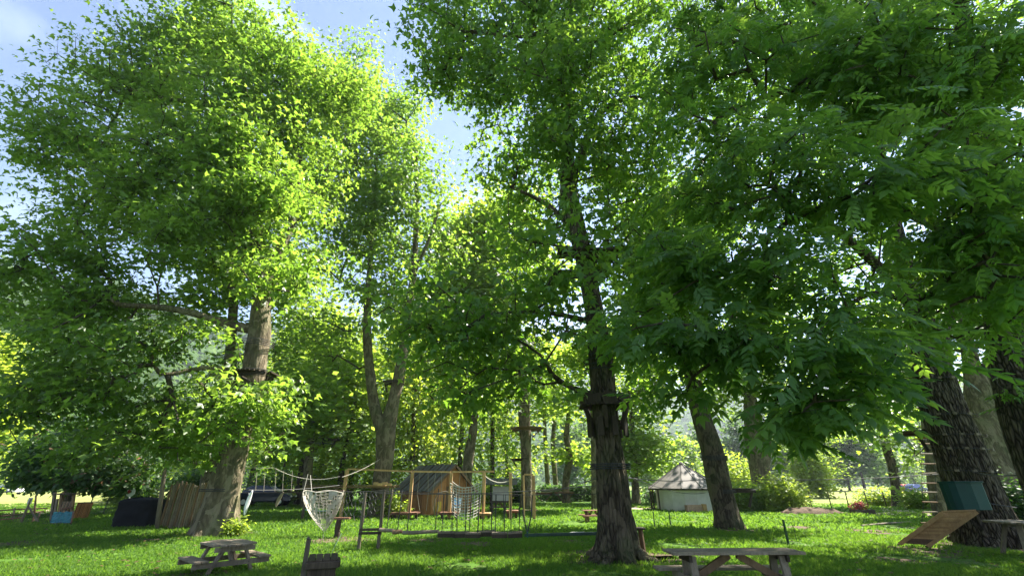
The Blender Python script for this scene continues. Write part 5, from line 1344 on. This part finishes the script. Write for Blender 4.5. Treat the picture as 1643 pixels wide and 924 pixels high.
def collar(px, py, Y, wpx, label, n=3, dz=.06, mat='dark_rope', tilt=0.0, blocks=0):
    c = P(px, py, Y); R = wpx / 2 * mpp(px, py, Y) * 1.03; r = thing('rope_collar', label, 'rope', tuple(c), 'rope and strap collars on the trunks')
    for j in range(n): MB().tube([c + Vector((math.cos(a) * R, math.sin(a) * R, j * dz + tilt * math.cos(a) * R)) for a in [2 * math.pi * k / 24 for k in range(25)]], .010 if blocks else .015, 5, cap=False).build('rope_turn', mat, r)
    for j in range(blocks):
        a = math.pi * (1.08 + .84 * (j + .5) / blocks); p = c + Vector((math.cos(a) * R * 1.03, math.sin(a) * R * 1.03, tilt * math.cos(a) * R))
        MB().box(p, .09, .07, .06, a + math.pi / 2).build('block', 'weathered_wood', r)
    return r
# huge left plane
collar(412, 557, 17, 47, 'dark strap collar high on the huge left plane, just under its first fork', 4, .07)
pf = platform(409, 600, 17, 34, 'small dark round platform high on the huge left plane', mat='dark_wood', hole=.5, n=11)
collar(409, 606, 17, 46, 'black strap collar right under the platform of the huge left plane', 6, .05)
collar(352, 787, 17, 54, 'dark rope collar low on the huge left plane at footbridge height', 2, .05)
# central plane: lower tree-house deck, upper deck
def treehouse():
    Y = 11.6; c = P(972, 652, Y); r = thing('tree_house_deck', 'dark boxed tree-house deck on the central plane at bough height', 'platform', tuple(c))
    k = mpp(972, 650, Y); R = 41 * k
    for i in range(13):
        x = -R + 2 * R * (i + .5) / 13; h = R * math.sqrt(max(.2, 1 - (x / R) ** 2)) * .95
        if abs(x) < .42:
            MB().beam(c + Vector((x, -h, 0)), c + Vector((x, -.42, 0)), 2 * R / 13 - .01, .05).build('plank', 'dark_wood', r); MB().beam(c + Vector((x, .42, 0)), c + Vector((x, h, 0)), 2 * R / 13 - .01, .05).build('plank', 'dark_wood', r)
        else: MB().beam(c + Vector((x, -h, 0)), c + Vector((x, h, 0)), 2 * R / 13 - .01, .05).build('plank', 'dark_wood', r)
    for s in range(10):
        a = 2 * math.pi * s / 10; a2 = 2 * math.pi * (s + 1) / 10; q = lambda t, z: c + Vector((math.cos(t) * R, math.sin(t) * R * .95, z))
        jt = random.uniform(-.05, .05); MB().beam(q(a, .14 + jt) .lerp(q(a2, .14), .04), q(a2, .14 - jt).lerp(q(a, .14), .06), .03, random.uniform(.2, .34)).build('side_board', 'dark_wood', r)
    for s in range(6):
        a = 2 * math.pi * s / 6 + .3; MB().beam(c + Vector((math.cos(a) * .42, math.sin(a) * .42, -.55)), c + Vector((math.cos(a) * R * .9, math.sin(a) * R * .85, -.03)), .08, .1).build('strut', 'dark_wood', r)
    for s in range(9):
        a = 2 * math.pi * s / 9; MB().beam(c + Vector((math.cos(a) * .48, math.sin(a) * .48, -.75)), c + Vector((math.cos(a) * .48, math.sin(a) * .48, -.3)), .14, .06, up=(math.cos(a), math.sin(a), 0)).build('packing_block', 'dark_wood', r)
treehouse()
def upper():
    Y = 11.8; c = P(936, 424, Y); r = thing('tree_house_deck', 'upper dark slatted deck hidden in the leaves high on the central plane', 'platform', tuple(c)); k = mpp(940, 428, Y); R = 46 * k
    for i in range(12):
        x = -R + 2 * R * (i + .5) / 12
        for s in (-1, 1): MB().beam(c + Vector((x, s * .4, 0)), c + Vector((x, s * 1.0, 0)), 2 * R / 12 - .012, .05).build('plank', 'dark_wood', r)
    for i in range(5):
        x = -R + .13 * i
        MB().beam(c + Vector((x, -1.0, -.28)), c + Vector((x, -1.0, .05)), .07, .03).build('baluster', 'dark_wood', r)
    for s in (-1, 1): MB().beam(c + Vector((-R, s * .7, -.08)), c + Vector((R, s * .7, -.08)), .08, .1).build('bearer', 'dark_wood', r)
upper()
collar(979, 752, 11.6, 62, 'dark wire collar on the central plane at cable height', 3, .05)
collar(962, 595, 11.6, 47, 'black strap collar above the tree-house deck of the central plane', 4, .13)
platform(845, 687, 34, 26, 'round wooden platform on the tall slender tree', mat='brown_wood', n=11, hole=.45, th=.08)
platform(836, 736, 34.2, 16, 'small dark half platform lower on the tall slender tree', mat='dark_wood', n=6, hole=.3)
collar(842, 650, 34, 20, 'pale rope winding under the fork of the tall slender tree', 6, .18, 'pale_rope')
platform(905, 789, 43.8, 16, 'small shelf platform on the thin bent tree by the hedge', mat='brown_wood', n=7, hole=.3)
platform(872, 790, 43.5, 15, 'small shelf platform left of the thin bent tree', mat='brown_wood', n=6, hole=.2)
platform(1225, 784, 37.6, 26, 'sunlit plank platform round the split pale trunk', mat='weathered_wood', n=9, hole=.5)
platform(1182, 784, 19.6, 24, 'dark wedge platform strapped to the leaning mossy tree', mat='dark_wood', n=8, hole=.3, depth=.5)
platform(1478, 692, 15.4, 20, 'dark platform jutting left from the furrowed oak', mat='dark_wood', n=6, hole=.2, depth=.5)
platform(530, 704, 35.8, 14, 'small dark platform in the leaves beyond the huge plane', mat='dark_wood', n=5, hole=.3)
platform(632, 612, 26, 16, 'little dark shelf on the right stem of the twin-stemmed plane', mat='dark_wood', n=5, hole=.3, depth=.4)
collar(1147, 738, 19.5, 38, 'dark strap collar on the leaning mossy tree under the leaves', 4, .05)
collar(1160, 790, 19.5, 38, 'dark strap collar beside the wedge platform of the leaning tree', 3, .05)
for i, (px, py, wd, lb) in enumerate(((1500, 612, 58, 'topmost'), (1522, 668, 66, 'second highest'), (1532, 700, 68, 'middle'), (1540, 722, 70, 'second lowest'), (1552, 757, 72, 'lowest'))):
    collar(px, py, 14.4, wd, f'{lb} ring of small grip blocks round the furrowed oak', 1, .05, 'dark_rope', -.06, 5)
m = MB(); p = P(1468, 704, 15.2); m.beam(p, p + Vector((.32, 0, .03)), .2, .04); solo(m, 'yellow_board', 'yellow_paint', 'small yellow board under the platform left of the oak', 'board', tuple(p))
# long cables
for a, b, d, rad, lb in ((P(984, 763, 11.6), P(1142, 766, 19.4), .12, .012, 'lower cable from the central plane to the leaning mossy tree'),
                         (P(1148, 766, 19.4), P(1560, 756, 14.6), .15, .012, 'lower cable from the leaning mossy tree to the furrowed oak'),
                         (P(1225, 713, 37.6), P(1530, 700, 14.8), .2, .014, 'high cable from the split pale trunk to the furrowed oak'),
                         (P(1560, 756, 14.2), P(1660, 758, 9.6), .08, .014, 'short sagging cable from the oak to the ash'),
                         (P(1414, 757, 36), P(1496, 756, 26), .1, .02, 'short cable from the slim tree to the ladder tree'),
                         (P(984, 756, 11.6), P(846, 782, 34), .3, .014, 'cable from the central plane to the tall slender tree'),
                         (P(600, 790, 14), P(962, 778, 11.6), .1, .01, 'thin upper cable above the swinging plank steps'),
                         (P(642, 735, 26), P(742, 740, 33), .2, .016, 'high cable from the twin-stemmed plane to the grey trunk'),
                         (P(752, 735, 33), P(838, 738, 34), .2, .016, 'high cable from the grey trunk to the slender platform tree'),
                         (P(852, 784, 34), P(905, 783, 44), .2, .018, 'cable from the slender platform tree to the thin bent tree'),
                         (P(1020, 768, 11.8), P(1132, 790, 19.3), .15, .01, 'lowest wire reaching the leaning mossy tree platform'),
                         (P(0, 660, 14), P(38, 722, 27), .05, .02, 'taut wire coming down at the left edge of the view'),
                         (P(1186, 783, 19.6), P(1225, 782, 37.4), .1, .02, 'dark cable from the wedge platform to the split trunk platform'),
                         (P(470, 705, 36), P(605, 708, 26), .2, .014, 'high cable from the leaves to the twin-stemmed plane')):
    cable('long_cable', a, b, d, rad, 'steel_cable', lb)

# ------------------------------------------------------------------ right side
def ladder():
    r = thing('rope_ladder', 'hanging rope ladder with round wooden rungs beside the straight tree', 'rope ladder', tuple(P(1492, 838, 17)))
    Y = 17.0; prev = []
    rows = [(1479, 598), (1481, 618), (1483, 634), (1480, 654), (1482, 668), (1484, 690), (1486, 712), (1488, 728), (1489, 744), (1490, 759), (1490, 775), (1491, 789), (1492, 805), (1492, 821), (1490, 838)]
    tops = [P(1478, 560, Y), P(1487, 560, Y)]
    L0 = []; R0 = []
    for i, (px, py) in enumerate(rows):
        c = P(px, py, Y); h = .27 if i > 5 else .22; c.z = max(c.z, .1)
        a = c + Vector((-h, 0, random.uniform(-.01, .01))); b = c + Vector((h, 0, random.uniform(-.01, .01)))
        MB().tube([a, b], .026, 7).build('rung', 'weathered_wood' if i % 2 else 'brown_wood', r); L0.append(a + Vector((.03, 0, 0))); R0.append(b - Vector((.03, 0, 0)))
    MB().tube([L0[0] + Vector((0, 0, .9))] + L0, .009, 4).build('side_rope', 'dark_rope', r); MB().tube([R0[0] + Vector((0, 0, .9))] + R0, .009, 4).build('side_rope', 'dark_rope', r)
ladder()
def tub():
    Y = 13.2; cx = P(1545, 800, Y + .35).x; c = Vector((cx, Y + .35, 0)); z0 = P(1545, 818, Y).z; z1 = P(1545, 773, Y).z
    r = thing('green_tub', 'large dark teal plastic half tub fixed to the foot of the oak', 'tub', (c.x, c.y, z0))
    ang = [math.pi * a for a in (1.0, 1.07, 1.17, 1.3, 1.5, 1.7, 1.83, 1.93, 2.0)]; n = 8; Rt = .53; Rb = .53
    for k in range(n):
        q = lambda a, R, z, t=0: c + Vector((math.copysign(abs(math.cos(a)) ** .7, math.cos(a)) * (R - t), -abs(math.sin(a)) ** .7 * (R - t) * .72, z))
        a0, a1 = ang[k], ang[k + 1]
        vs = [q(a0, Rb, z0), q(a1, Rb, z0), q(a1, Rt, z1), q(a0, Rt, z1), q(a0, Rb, z0, .03), q(a1, Rb, z0, .03), q(a1, Rt, z1, .03), q(a0, Rt, z1, .03)]
        MB().add(vs, [(0, 1, 2, 3), (7, 6, 5, 4), (0, 4, 5, 1), (3, 2, 6, 7), (0, 3, 7, 4), (1, 5, 6, 2)]).build('side_panel', 'teal_plastic', r, bevel=.006)
        MB().tube([q(a0, Rt + .015, z1), q(a1, Rt + .015, z1)], .022, 6).build('rim', 'teal_plastic', r)
    MB().prism([(c.x + math.cos(a) * Rb * .8, c.y + math.sin(a) * Rb * .6) for a in ang], z0 + .005, z0 + .04).build('floor', 'teal_plastic', r)
    MB().tube([c + Vector((.6, -.1, z0 + .15)), c + Vector((1.15, -.25, z0 + .05))], .014, 5).build('fixing_rod', 'steel_cable', r)
tub()
def ramp():
    a0 = G(1444, 876); a1 = G(1489, 879); z = P(1545, 819, 13.0).z
    b0 = P(1513, 820, 13.15); b1 = P(1567, 818, 12.9)
    a0.z = a1.z = .08
    r = thing('plank_ramp', 'sloping wooden ramp of cross planks leading up to the teal tub', 'ramp', tuple(a0)); n = 19
    for k in range(n):
        u0 = k / n; u1 = (k + .84) / n; p = [a0.lerp(b0, u0), a1.lerp(b1, u0), a1.lerp(b1, u1), a0.lerp(b0, u1)]
        t = Vector((0, 0, .025 + .004 * (k % 3)))
        MB().add(p + [q + t for q in p], [(3, 2, 1, 0), (0, 1, 5, 4), (1, 2, 6, 5), (2, 3, 7, 6), (3, 0, 4, 7), (4, 5, 6, 7)]).build('plank', 'pale_wood' if k > 2 else 'brown_wood', r)
    for p, q in ((a0, b0), (a1, b1)): MB().beam(p - Vector((0, 0, .04)), q - Vector((0, 0, .04)), .05, .08).build('stringer', 'pale_wood', r)
    for p in (a0, a1): MB().beam(Vector((p.x, p.y, -.03)) + Vector((.04, .03, 0)), p + Vector((.04, .03, -.02)), .1, .08).build('foot', 'dark_wood', r)
ramp()
# pole lying in the grass
m = MB(); a = G(1383, 845); b = G(1462, 839); a.z = b.z = .05; m.tube([a, a.lerp(b, .5) + Vector((0, 0, .02)), b], .035, 7)
solo(m, 'fallen_pole', 'weathered_wood', 'thin pale pole lying in the grass before the plank ramp', 'pole', tuple(a))
# flower trough
c = G(1385, 824)
r = thing('flower_trough', 'low wooden trough with a clump of red flowers', 'planter', tuple(c))
for s in (-1, 1): MB().box(c + Vector((0, s * .22, .12)), 1.15, .04, .22).build('side_board', 'grey_wood', r)
for s in (-1, 1): MB().box(c + Vector((s * .55, 0, .12)), .04, .4, .218).build('end_board', 'grey_wood', r)
MB().box(c + Vector((0, 0, .1)), 1.04, .38, .18).build('soil', 'soil', r)
rr = np.random.default_rng(2); n = 500; pp = rr.normal(size=(n, 3)) * (.22, .12, .11) + (-.12, 0, .42); V, F, R = scatter(pp, rr.uniform(.06, .11, n), SIMPLE, .3, 0, rr)
me = npmesh('flowers', V, F, R); me.materials.append(MATS['flower_red']); o = link(bpy.data.objects.new('flowers', me), r); o['kind'] = 'stuff'
n = 240; pp = rr.normal(size=(n, 3)) * (.26, .12, .08) + (.12, 0, .34); V, F, R = scatter(pp, rr.uniform(.06, .11, n), SIMPLE, .3, 0, rr)
me = npmesh('greenery', V, F, R); me.materials.append(MATS['wood_leaf']); o = link(bpy.data.objects.new('greenery', me), r); o['kind'] = 'stuff'
# heap of earth
def heap():
    c = G(1303, 823); nx, ny = 40, 14; V = []
    for j in range(ny):
        for i in range(nx):
            u = 2 * i / (nx - 1) - 1; v = 2 * j / (ny - 1) - 1; q = max(0, 1 - u * u) * max(0, 1 - v * v)
            V.append((u * 1.75, v * .8, .42 * q ** .6 * (.7 + .55 * noise.noise(Vector((u * 4, v * 3, 1)))) - .01 + .05 * noise.noise(Vector((u * 14, v * 9, 2))) * q))
    F = [(j * nx + i, j * nx + i + 1, (j + 1) * nx + i + 1, (j + 1) * nx + i) for j in range(ny - 1) for i in range(nx - 1)]
    me = npmesh('earth_heap', np.array(V), np.array(F)); me.materials.append(MATS['soil']); o = link(bpy.data.objects.new('earth_heap', me)); o.location = c
    tag(o, 'low heap of brown earth at the edge of the hay field', 'earth heap')
heap()
# thin green stakes
for k, (px, bp, tp, w, lb) in enumerate(((1051, 847, 820, 2.2, 'thin green stake under the left eave of the hut'), (1076, 843, 818, 3, 'thin green stake in front of the hut wall'), (1265, 872, 833, 4.5, 'green iron stake behind the long picnic table'), (1274, 866, 845, 1.6, 'bent wire hoop beside the green iron stake'))):
    if k == 3:
        a = G(1269, 872); m = MB(); m.tube([a + Vector((.05, 0, .5)), a + Vector((.14, 0, .56)), a + Vector((.2, .02, .4)), a + Vector((.2, .02, 0))], .009, 5); solo(m, 'wire_hoop', 'green_metal', lb, 'wire', tuple(a)); continue
    g = G(px, bp); t = P(px, tp, g.y); m = MB(); m.beam(Vector((g.x, g.y, -.05)), Vector((g.x, g.y, t.z)), w * mpp(px, bp, g.y), .03); solo(m, 'metal_stake', 'green_metal', lb, 'stake', tuple(g), 'green metal stakes')
# stool against central plane
g = G(1030, 891); r = thing('log_stool', 'small plank-topped stand against the right side of the central plane', 'stand', (g.x, g.y + .3, 0)); c = Vector((g.x, g.y + .3, 0))
z = P(1030, 847, c.y).z
MB().box(c + Vector((-.02, 0, z)), .42, .36, .04).build('top', 'dark_wood', r)
for sx, sy in ((-.12, -.1), (.1, -.1), (-.1, .12), (.12, .12)): MB().beam(c + Vector((sx * 1.25, sy * 1.2, 0)), c + Vector((sx, sy, z - .02)), .075, .05).build('leg', 'brown_wood', r)
# field fence on the right
FG = 'field fence posts on the right'
pts = [(1228, 818, 800), (1240, 818, 798), (1281, 816, 797), (1301, 819, 794), (1332, 817, 797), (1362, 823, 797), (1390, 812, 796), (1420, 814, 796)]
NTH = ['first', 'second', 'third', 'fourth', 'fifth', 'sixth', 'seventh', 'eighth']
prev = None
for k, (px, bp, tp) in enumerate(pts):
    Y = 33 + k * .4; b = P(px + 3, bp, Y); b.z = 0; t = P(px, tp, Y); m = MB(); m.tube([b, Vector((b.x + .02, Y, 1.05))], .035, 6)
    solo(m, 'fence_stake', 'dark_wood', ['first', 'second', 'third', 'fourth', 'fifth', 'sixth', 'seventh', 'eighth'][k] + ' slim field fence stake right of the bright shrubs, counted from the left', 'fence post', tuple(b), FG)
    q = Vector((b.x, Y, 0))
    if prev is not None:
        for j, z in enumerate((.45, .95)):
            m = MB(); m.tube([prev + Vector((0, 0, z)), q + Vector((0, 0, z))], .006, 3); solo(m, 'fence_wire', 'steel_cable', ('lower' if j == 0 else 'upper') + ' wire between the ' + NTH[k - 1] + ' and ' + NTH[k] + ' field fence stakes', 'fence wire', tuple(prev), 'wires of the field fence')
    prev = q

# ------------------------------------------------------------------ left side
def paling():
    Y = 19.4; a = P(254, 848, Y).x; b = P(334, 845, Y).x
    r = thing('paling_fence', 'fence of upright round palings left of the huge plane', 'fence', (a, Y, 0)); n = 21; random.seed(4)
    for k in range(n):
        x = a + (b - a) * (k + .5) / n; h = 1.56 + random.uniform(-.07, .07) + .05 * math.sin(k * .5)
        MB().tube([Vector((x, Y + random.uniform(-.015, .015), 0)), Vector((x + random.uniform(-.02, .02), Y, h)), Vector((x + random.uniform(-.02, .02), Y, h + .05))], [.04, .038, .012], 7).build('paling', 'weathered_wood' if k % 3 else 'brown_wood', r)
    for z in (.3, 1.15): MB().tube([Vector((a, Y + .07, z)), Vector((b, Y + .07, z))], .03, 6).build('rail', 'brown_wood', r)
paling()
b = P(252, 848, 19.1); b.z = 0; m = MB(); t = P(266, 742, 19.1); m.tube([b + Vector((0, 0, -.05)), b.lerp(t, .5), t], [.085, .08, .06], 10); solo(m, 'tall_pole', 'weathered_wood', 'tall leaning round pole at the left end of the paling fence', 'pole', tuple(b), smooth=True)
def tarp_heap():
    Y = 20.2; a = P(188, 848, Y).x; b = P(250, 848, Y).x; c = Vector(((a + b) / 2, Y, 0)); nx, nz = 26, 16; V = []; F = []
    n = 48; H = P(215, 797, Y).z
    for j in range(nz + 1):
        v = j / nz
        for i in range(n):
            th = 2 * math.pi * i / n; cx, sx = math.cos(th), math.sin(th); pw = .45
            rx = (b - a) / 2 * (abs(cx) ** pw) * (1 if cx > 0 else -1); ry = .5 * (abs(sx) ** pw) * (1 if sx > 0 else -1)
            sh = 1 if v < .8 else math.sqrt(max(0, 1 - ((v - .8) / .2) ** 2 * .98)); taper = 1.06 - .1 * v
            q = Vector((cx * 1.5, sx * 1.5, v * 2)); w_ = 1 + .10 * noise.noise(q * 1.4) + .05 * noise.noise(q * 4)
            V.append((rx * sh * taper * w_, ry * sh * taper * w_, H * min(v, 1) * (1 + .05 * noise.noise(Vector((cx * 2, sx * 2, 5))))))
    for j in range(nz):
        for i in range(n): F.append((j * n + i, j * n + (i + 1) % n, (j + 1) * n + (i + 1) % n, (j + 1) * n + i))
    me = npmesh('tarpaulin_heap', np.array(V), np.array(F), smooth=True); me.materials.append(MATS['black_tarp']); o = link(bpy.data.objects.new('tarpaulin_heap', me)); o.location = c
    tag(o, 'man-high stack wrapped in black tarpaulin beside the paling fence', 'covered heap')
tarp_heap()
def climbing_hut():
    Y = 21.0
    c = P(97, 842, Y); c.z = 0
    r = thing('play_hut', 'small open-fronted play hut frame built round the hazel trunk', 'play hut', (c.x, Y + 1.2, 0)); y = Y + 1.2
    for px, tp, w, mt in ((88, 790, .1, 'weathered_wood'), (92, 800, .08, 'weathered_wood'), (119, 792, .09, 'brown_wood'), (100, 790, .11, 'brown_wood')):
        b = P(px - 4, 832, y); t = P(px, tp, y); b.z = 0; MB().beam(b, t, w, w).build('post', mt, r)
    for k in range(6):
        p = P(90 + 2.6 * k, 832, y); p.z = .35; MB().beam(p, p + Vector((.03, 0, .5)), .06, .03).build('side_board', 'terracotta' if k % 2 else 'weathered_wood', r)
    a = P(94, 792, y); b = P(121, 792, y); MB().beam(a, b, .5, .06).build('roof_board', 'dark_wood', r)
    a = P(100, 816, y - .1); b = P(116, 813, y - .1); MB().beam(a, b, .05, .07).build('rail', 'red_wood', r)
    o = thing('turquoise_sheet', 'crumpled turquoise sheet stretched over a slanting board', 'tarpaulin', tuple(c))
    nx, nz = 20, 14; a0 = P(78, 843, Y); a1 = P(112, 841, Y); b0 = P(86, 821, Y + .55); b1 = P(117, 820, Y + .55); a0.z = a1.z = .07; m = MB()
    for j in range(nz + 1):
        for i in range(nx + 1):
            u, v = i / nx, j / nz; p = a0.lerp(a1, u).lerp(b0.lerp(b1, u), v); p.y -= .05 * noise.noise(Vector((u * 5, v * 4, 1))) + .03 * noise.noise(Vector((u * 13, v * 11, 2))); p.z += .04 * noise.noise(Vector((u * 5, v * 4, 7))); m.v.append(p)
    for j in range(nz):
        for i in range(nx): m.f.append((j * (nx + 1) + i, j * (nx + 1) + i + 1, (j + 1) * (nx + 1) + i + 1, (j + 1) * (nx + 1) + i))
    m.build('sheet', 'turquoise_cloth', o)
    MB().add([a0 + Vector((0, .04, -.05)), a1 + Vector((0, .04, -.05)), b1 + Vector((0, .07, 0)), b0 + Vector((0, .07, 0))], [(0, 1, 2, 3)]).build('board', 'brown_wood', o)
    MB().beam(a0 + Vector((-.25, -.02, -.03)), a1 + Vector((.02, -.02, -.03)), .12, .06).build('foot_board', 'grey_wood', o)
    MB().beam(a1 + Vector((.03, 0, 0)), b1 + Vector((.03, 0, 0)), .05, .05).build('edge_batten', 'red_wood', o)
    # boarded panel to the right
    Yp = 24.0; a = P(116, 829, Yp); b = P(141, 829, Yp); z0 = .06; z1 = P(130, 806, Yp).z
    o = thing('board_panel', 'dark upright panel of narrow boards right of the play hut', 'panel', (a.x, Yp, 0)); n = 9
    for k in range(n):
        x = a.x + (b.x - a.x) * (k + .5) / n; MB().beam(Vector((x, Yp, z0)), Vector((x + .02, Yp, z1 + .01 * (k % 2))), (b.x - a.x) / n - .008, .03).build('board', 'stained_wood', o)
    MB().beam(Vector((a.x, Yp - .03, z1)), Vector((b.x + .05, Yp - .03, z1)), .05, .04).build('top_rail', 'brown_wood', o)
climbing_hut()
def left_rail():
    r = thing('rail_fence', 'rustic two-rail fence leading in from the left edge', 'fence', tuple(P(20, 838, 21.5).xy.to_3d()))
    q = lambda px, py, Y: P(px, py, Y)
    MB().tube([q(-60, 824, 22), q(20, 817, 23), q(76, 815, 24)], .035, 6).build('rail', 'brown_wood', r)
    MB().tube([q(-60, 832, 21.5), q(20, 826, 22.5), q(70, 820, 23.5)], .035, 6).build('rail', 'brown_wood', r)
    MB().tube([q(-60, 838, 21), q(36, 830, 22)], .03, 6).build('rail', 'red_wood', r)
    for px, bp, tx, tp, Y in ((32, 841, 50, 800, 21.8), (54, 836, 58, 794, 22.2), (62, 838, 46, 812, 22), (58, 838, 64, 822, 22.3), (22, 828, 24, 814, 22.6), (-20, 836, -16, 812, 22)):
        b = q(px, bp, Y); b.z = 0; MB().tube([b, q(tx, tp, Y)], [.05, .035], 7).build('post', 'weathered_wood' if px != 54 else 'brown_wood', r)
    for k in range(26):
        x = -30 + 4.1 * k; b = q(x, 840 - .05 * k, 21.4); b.z = 0; MB().tube([b, b + Vector((.01, 0, .38))], .006, 3).build('wire_upright', 'steel_cable', r)
    for z in (.12, .36):
        a = q(-30, 840, 21.4); b = q(76, 840, 21.4); MB().tube([Vector((a.x, a.y, z)), Vector((b.x, b.y, z))], .005, 3).build('wire', 'steel_cable', r)
left_rail()
def mesh_fence():
    Y = 27.5; a = P(140, 822, Y); b = P(192, 822, Y); r = thing('wire_fence', 'see-through wire mesh fence between the play hut and black heap', 'fence', (a.x, Y, 0))
    n = 26; h = 1.05
    for k in range(n + 1):
        x = a.x + (b.x - a.x) * k / n; MB().tube([Vector((x, Y, 0)), Vector((x + .03, Y, h))], .007 if k % 13 else .03, 4).build('wire_upright', 'steel_cable', r)
    for z in (.1, .35, .6, .85, 1.04): MB().tube([Vector((a.x, Y, z)), Vector((b.x, Y, z))], .006, 3).build('wire', 'steel_cable', r)
mesh_fence()
g = P(199, 822, 27); g.z = 0; r = thing('round_sign', 'round white sign with a red patch on a white post behind the black heap', 'sign', tuple(g))
MB().tube([g, g + Vector((.05, 0, 1.55))], .035, 7).build('post', 'white_plastic', r)
z = P(199, 789, 27).z
MB().tube([g + Vector((.05, -.04, z)), g + Vector((.05, -.06, z))], .24, 20).build('disc', 'white_plastic', r)
MB().tube([g + Vector((-.05, -.061, z + .02)), g + Vector((-.05, -.066, z + .02))], .1, 16).build('red_patch', 'red_paint', r)
b = P(45, 813, 23); b.z = 0; m = MB(); m.beam(b, b + Vector((0, 0, .9)), .05, .04); m.box(b + Vector((0, -.03, .85)), .2, .02, .26); solo(m, 'small_sign', 'white_wall', 'small plain pale sign on a stake behind the rail fence', 'sign', tuple(b))

# ------------------------------------------------------------------ cars
def car(px, py, Y, rz, paint, label, Lc=4.1, van=False):
    c = P(px, py, Y); c.z = 0; r = thing('parked_car', label, 'car', tuple(c), 'parked cars'); u = Vector((math.cos(rz), math.sin(rz), 0)); v = Vector((-u.y, u.x, 0))
    prof = [(-.5, .32), (-.5, .62), (-.47, .80), (-.40, .92), (-.30, 1.36), (-.20, 1.46), (.06, 1.46), (.24, .98), (.40, .86), (.49, .70), (.5, .34)] if not van else [(-.5, .32), (-.5, 1.0), (-.47, 1.8), (-.4, 1.9), (.18, 1.9), (.3, 1.3), (.42, 1.05), (.49, .8), (.5, .34)]
    def shell(w0, w1, shrink=1.0, pr=prof):
        m = MB(); n = len(pr)
        for s in (-1, 1):
            for x, z in pr: m.v.append(c + u * (x * Lc) + v * s * (w0 if z < 1.0 else w1) + Vector((0, 0, z)))
        m.f = [tuple(range(n))[::-1], tuple(range(n, 2 * n))] + [(i, (i + 1) % n, n + (i + 1) % n, n + i) for i in range(n)]
        return m
    shell(.84, .68).build('body', paint, r, bevel=.05)
    zt = 1.34 if not van else 1.7; zb = .98 if not van else 1.15
    for s in (-1, 1):
        for x0, x1 in (((-.33, -.11), (-.09, .13)) if not van else ((-.02, .2),)):
            m = MB(); y0 = v * s * .80; y1 = v * s * .705
            m.add([c + u * x0 * Lc + y0 + Vector((0, 0, zb)), c + u * (x1 + .05) * Lc + y0 + Vector((0, 0, zb)), c + u * x1 * Lc + y1 + Vector((0, 0, zt)), c + u * (x0 + .04) * Lc + y1 + Vector((0, 0, zt))], [(0, 1, 2, 3)]); m.build('side_window', 'window_glass', r)
        for x in (-.32, .31):
            w = MB().tube([c + u * x * Lc + v * s * .68 + Vector((0, 0, .32)), c + u * x * Lc + v * s * .87 + Vector((0, 0, .32))], .32, 16).build('wheel', 'tyre_black', r)
            MB().tube([c + u * x * Lc + v * s * .86 + Vector((0, 0, .32)), c + u * x * Lc + v * s * .885 + Vector((0, 0, .32))], .18, 12).build('rim', 'lamp_glass', w)
    for sx in (-1, 1):
        x0 = (.235 if sx > 0 else -.405) * Lc; x1 = (.08 if sx > 0 else -.30) * Lc
        m = MB(); m.add([c + u * (x0 + sx * .03) + v * s * .66 + Vector((0, 0, 1.0)) for s in (-1, 1)] + [c + u * (x1 + sx * .05) + v * s * .6 + Vector((0, 0, zt)) for s in (1, -1)], [(0, 1, 2, 3)]); m.build('windscreen' if sx > 0 else 'rear_window', 'window_glass', r)
        for s in (-1, 1): MB().box(c + u * sx * Lc * .497 + v * s * .62 + Vector((0, 0, .68)), .04, .28, .13, rz).build('headlight' if sx > 0 else 'tail_light', 'lamp_glass' if sx > 0 else 'red_paint', r)
car(-8, 790, 75, .2, 'car_dark', 'dark car cut by the left edge beyond the hay field')
car(9, 790, 76, .1, 'car_white', 'white car beyond the hay field at the far left')
car(425, 808, 38, .15, 'car_dark', 'dark blue car parked in the shade behind the footbridge')
car(1455, 790, 88, .3, 'car_red', 'red car parked beyond the field right of the slim tree')
car(1471, 790, 86, .3, 'car_blue', 'blue car parked beside the red one beyond the field')
car(1620, 792, 60, .2, 'car_white', 'white car glimpsed between oak and ash trunks')
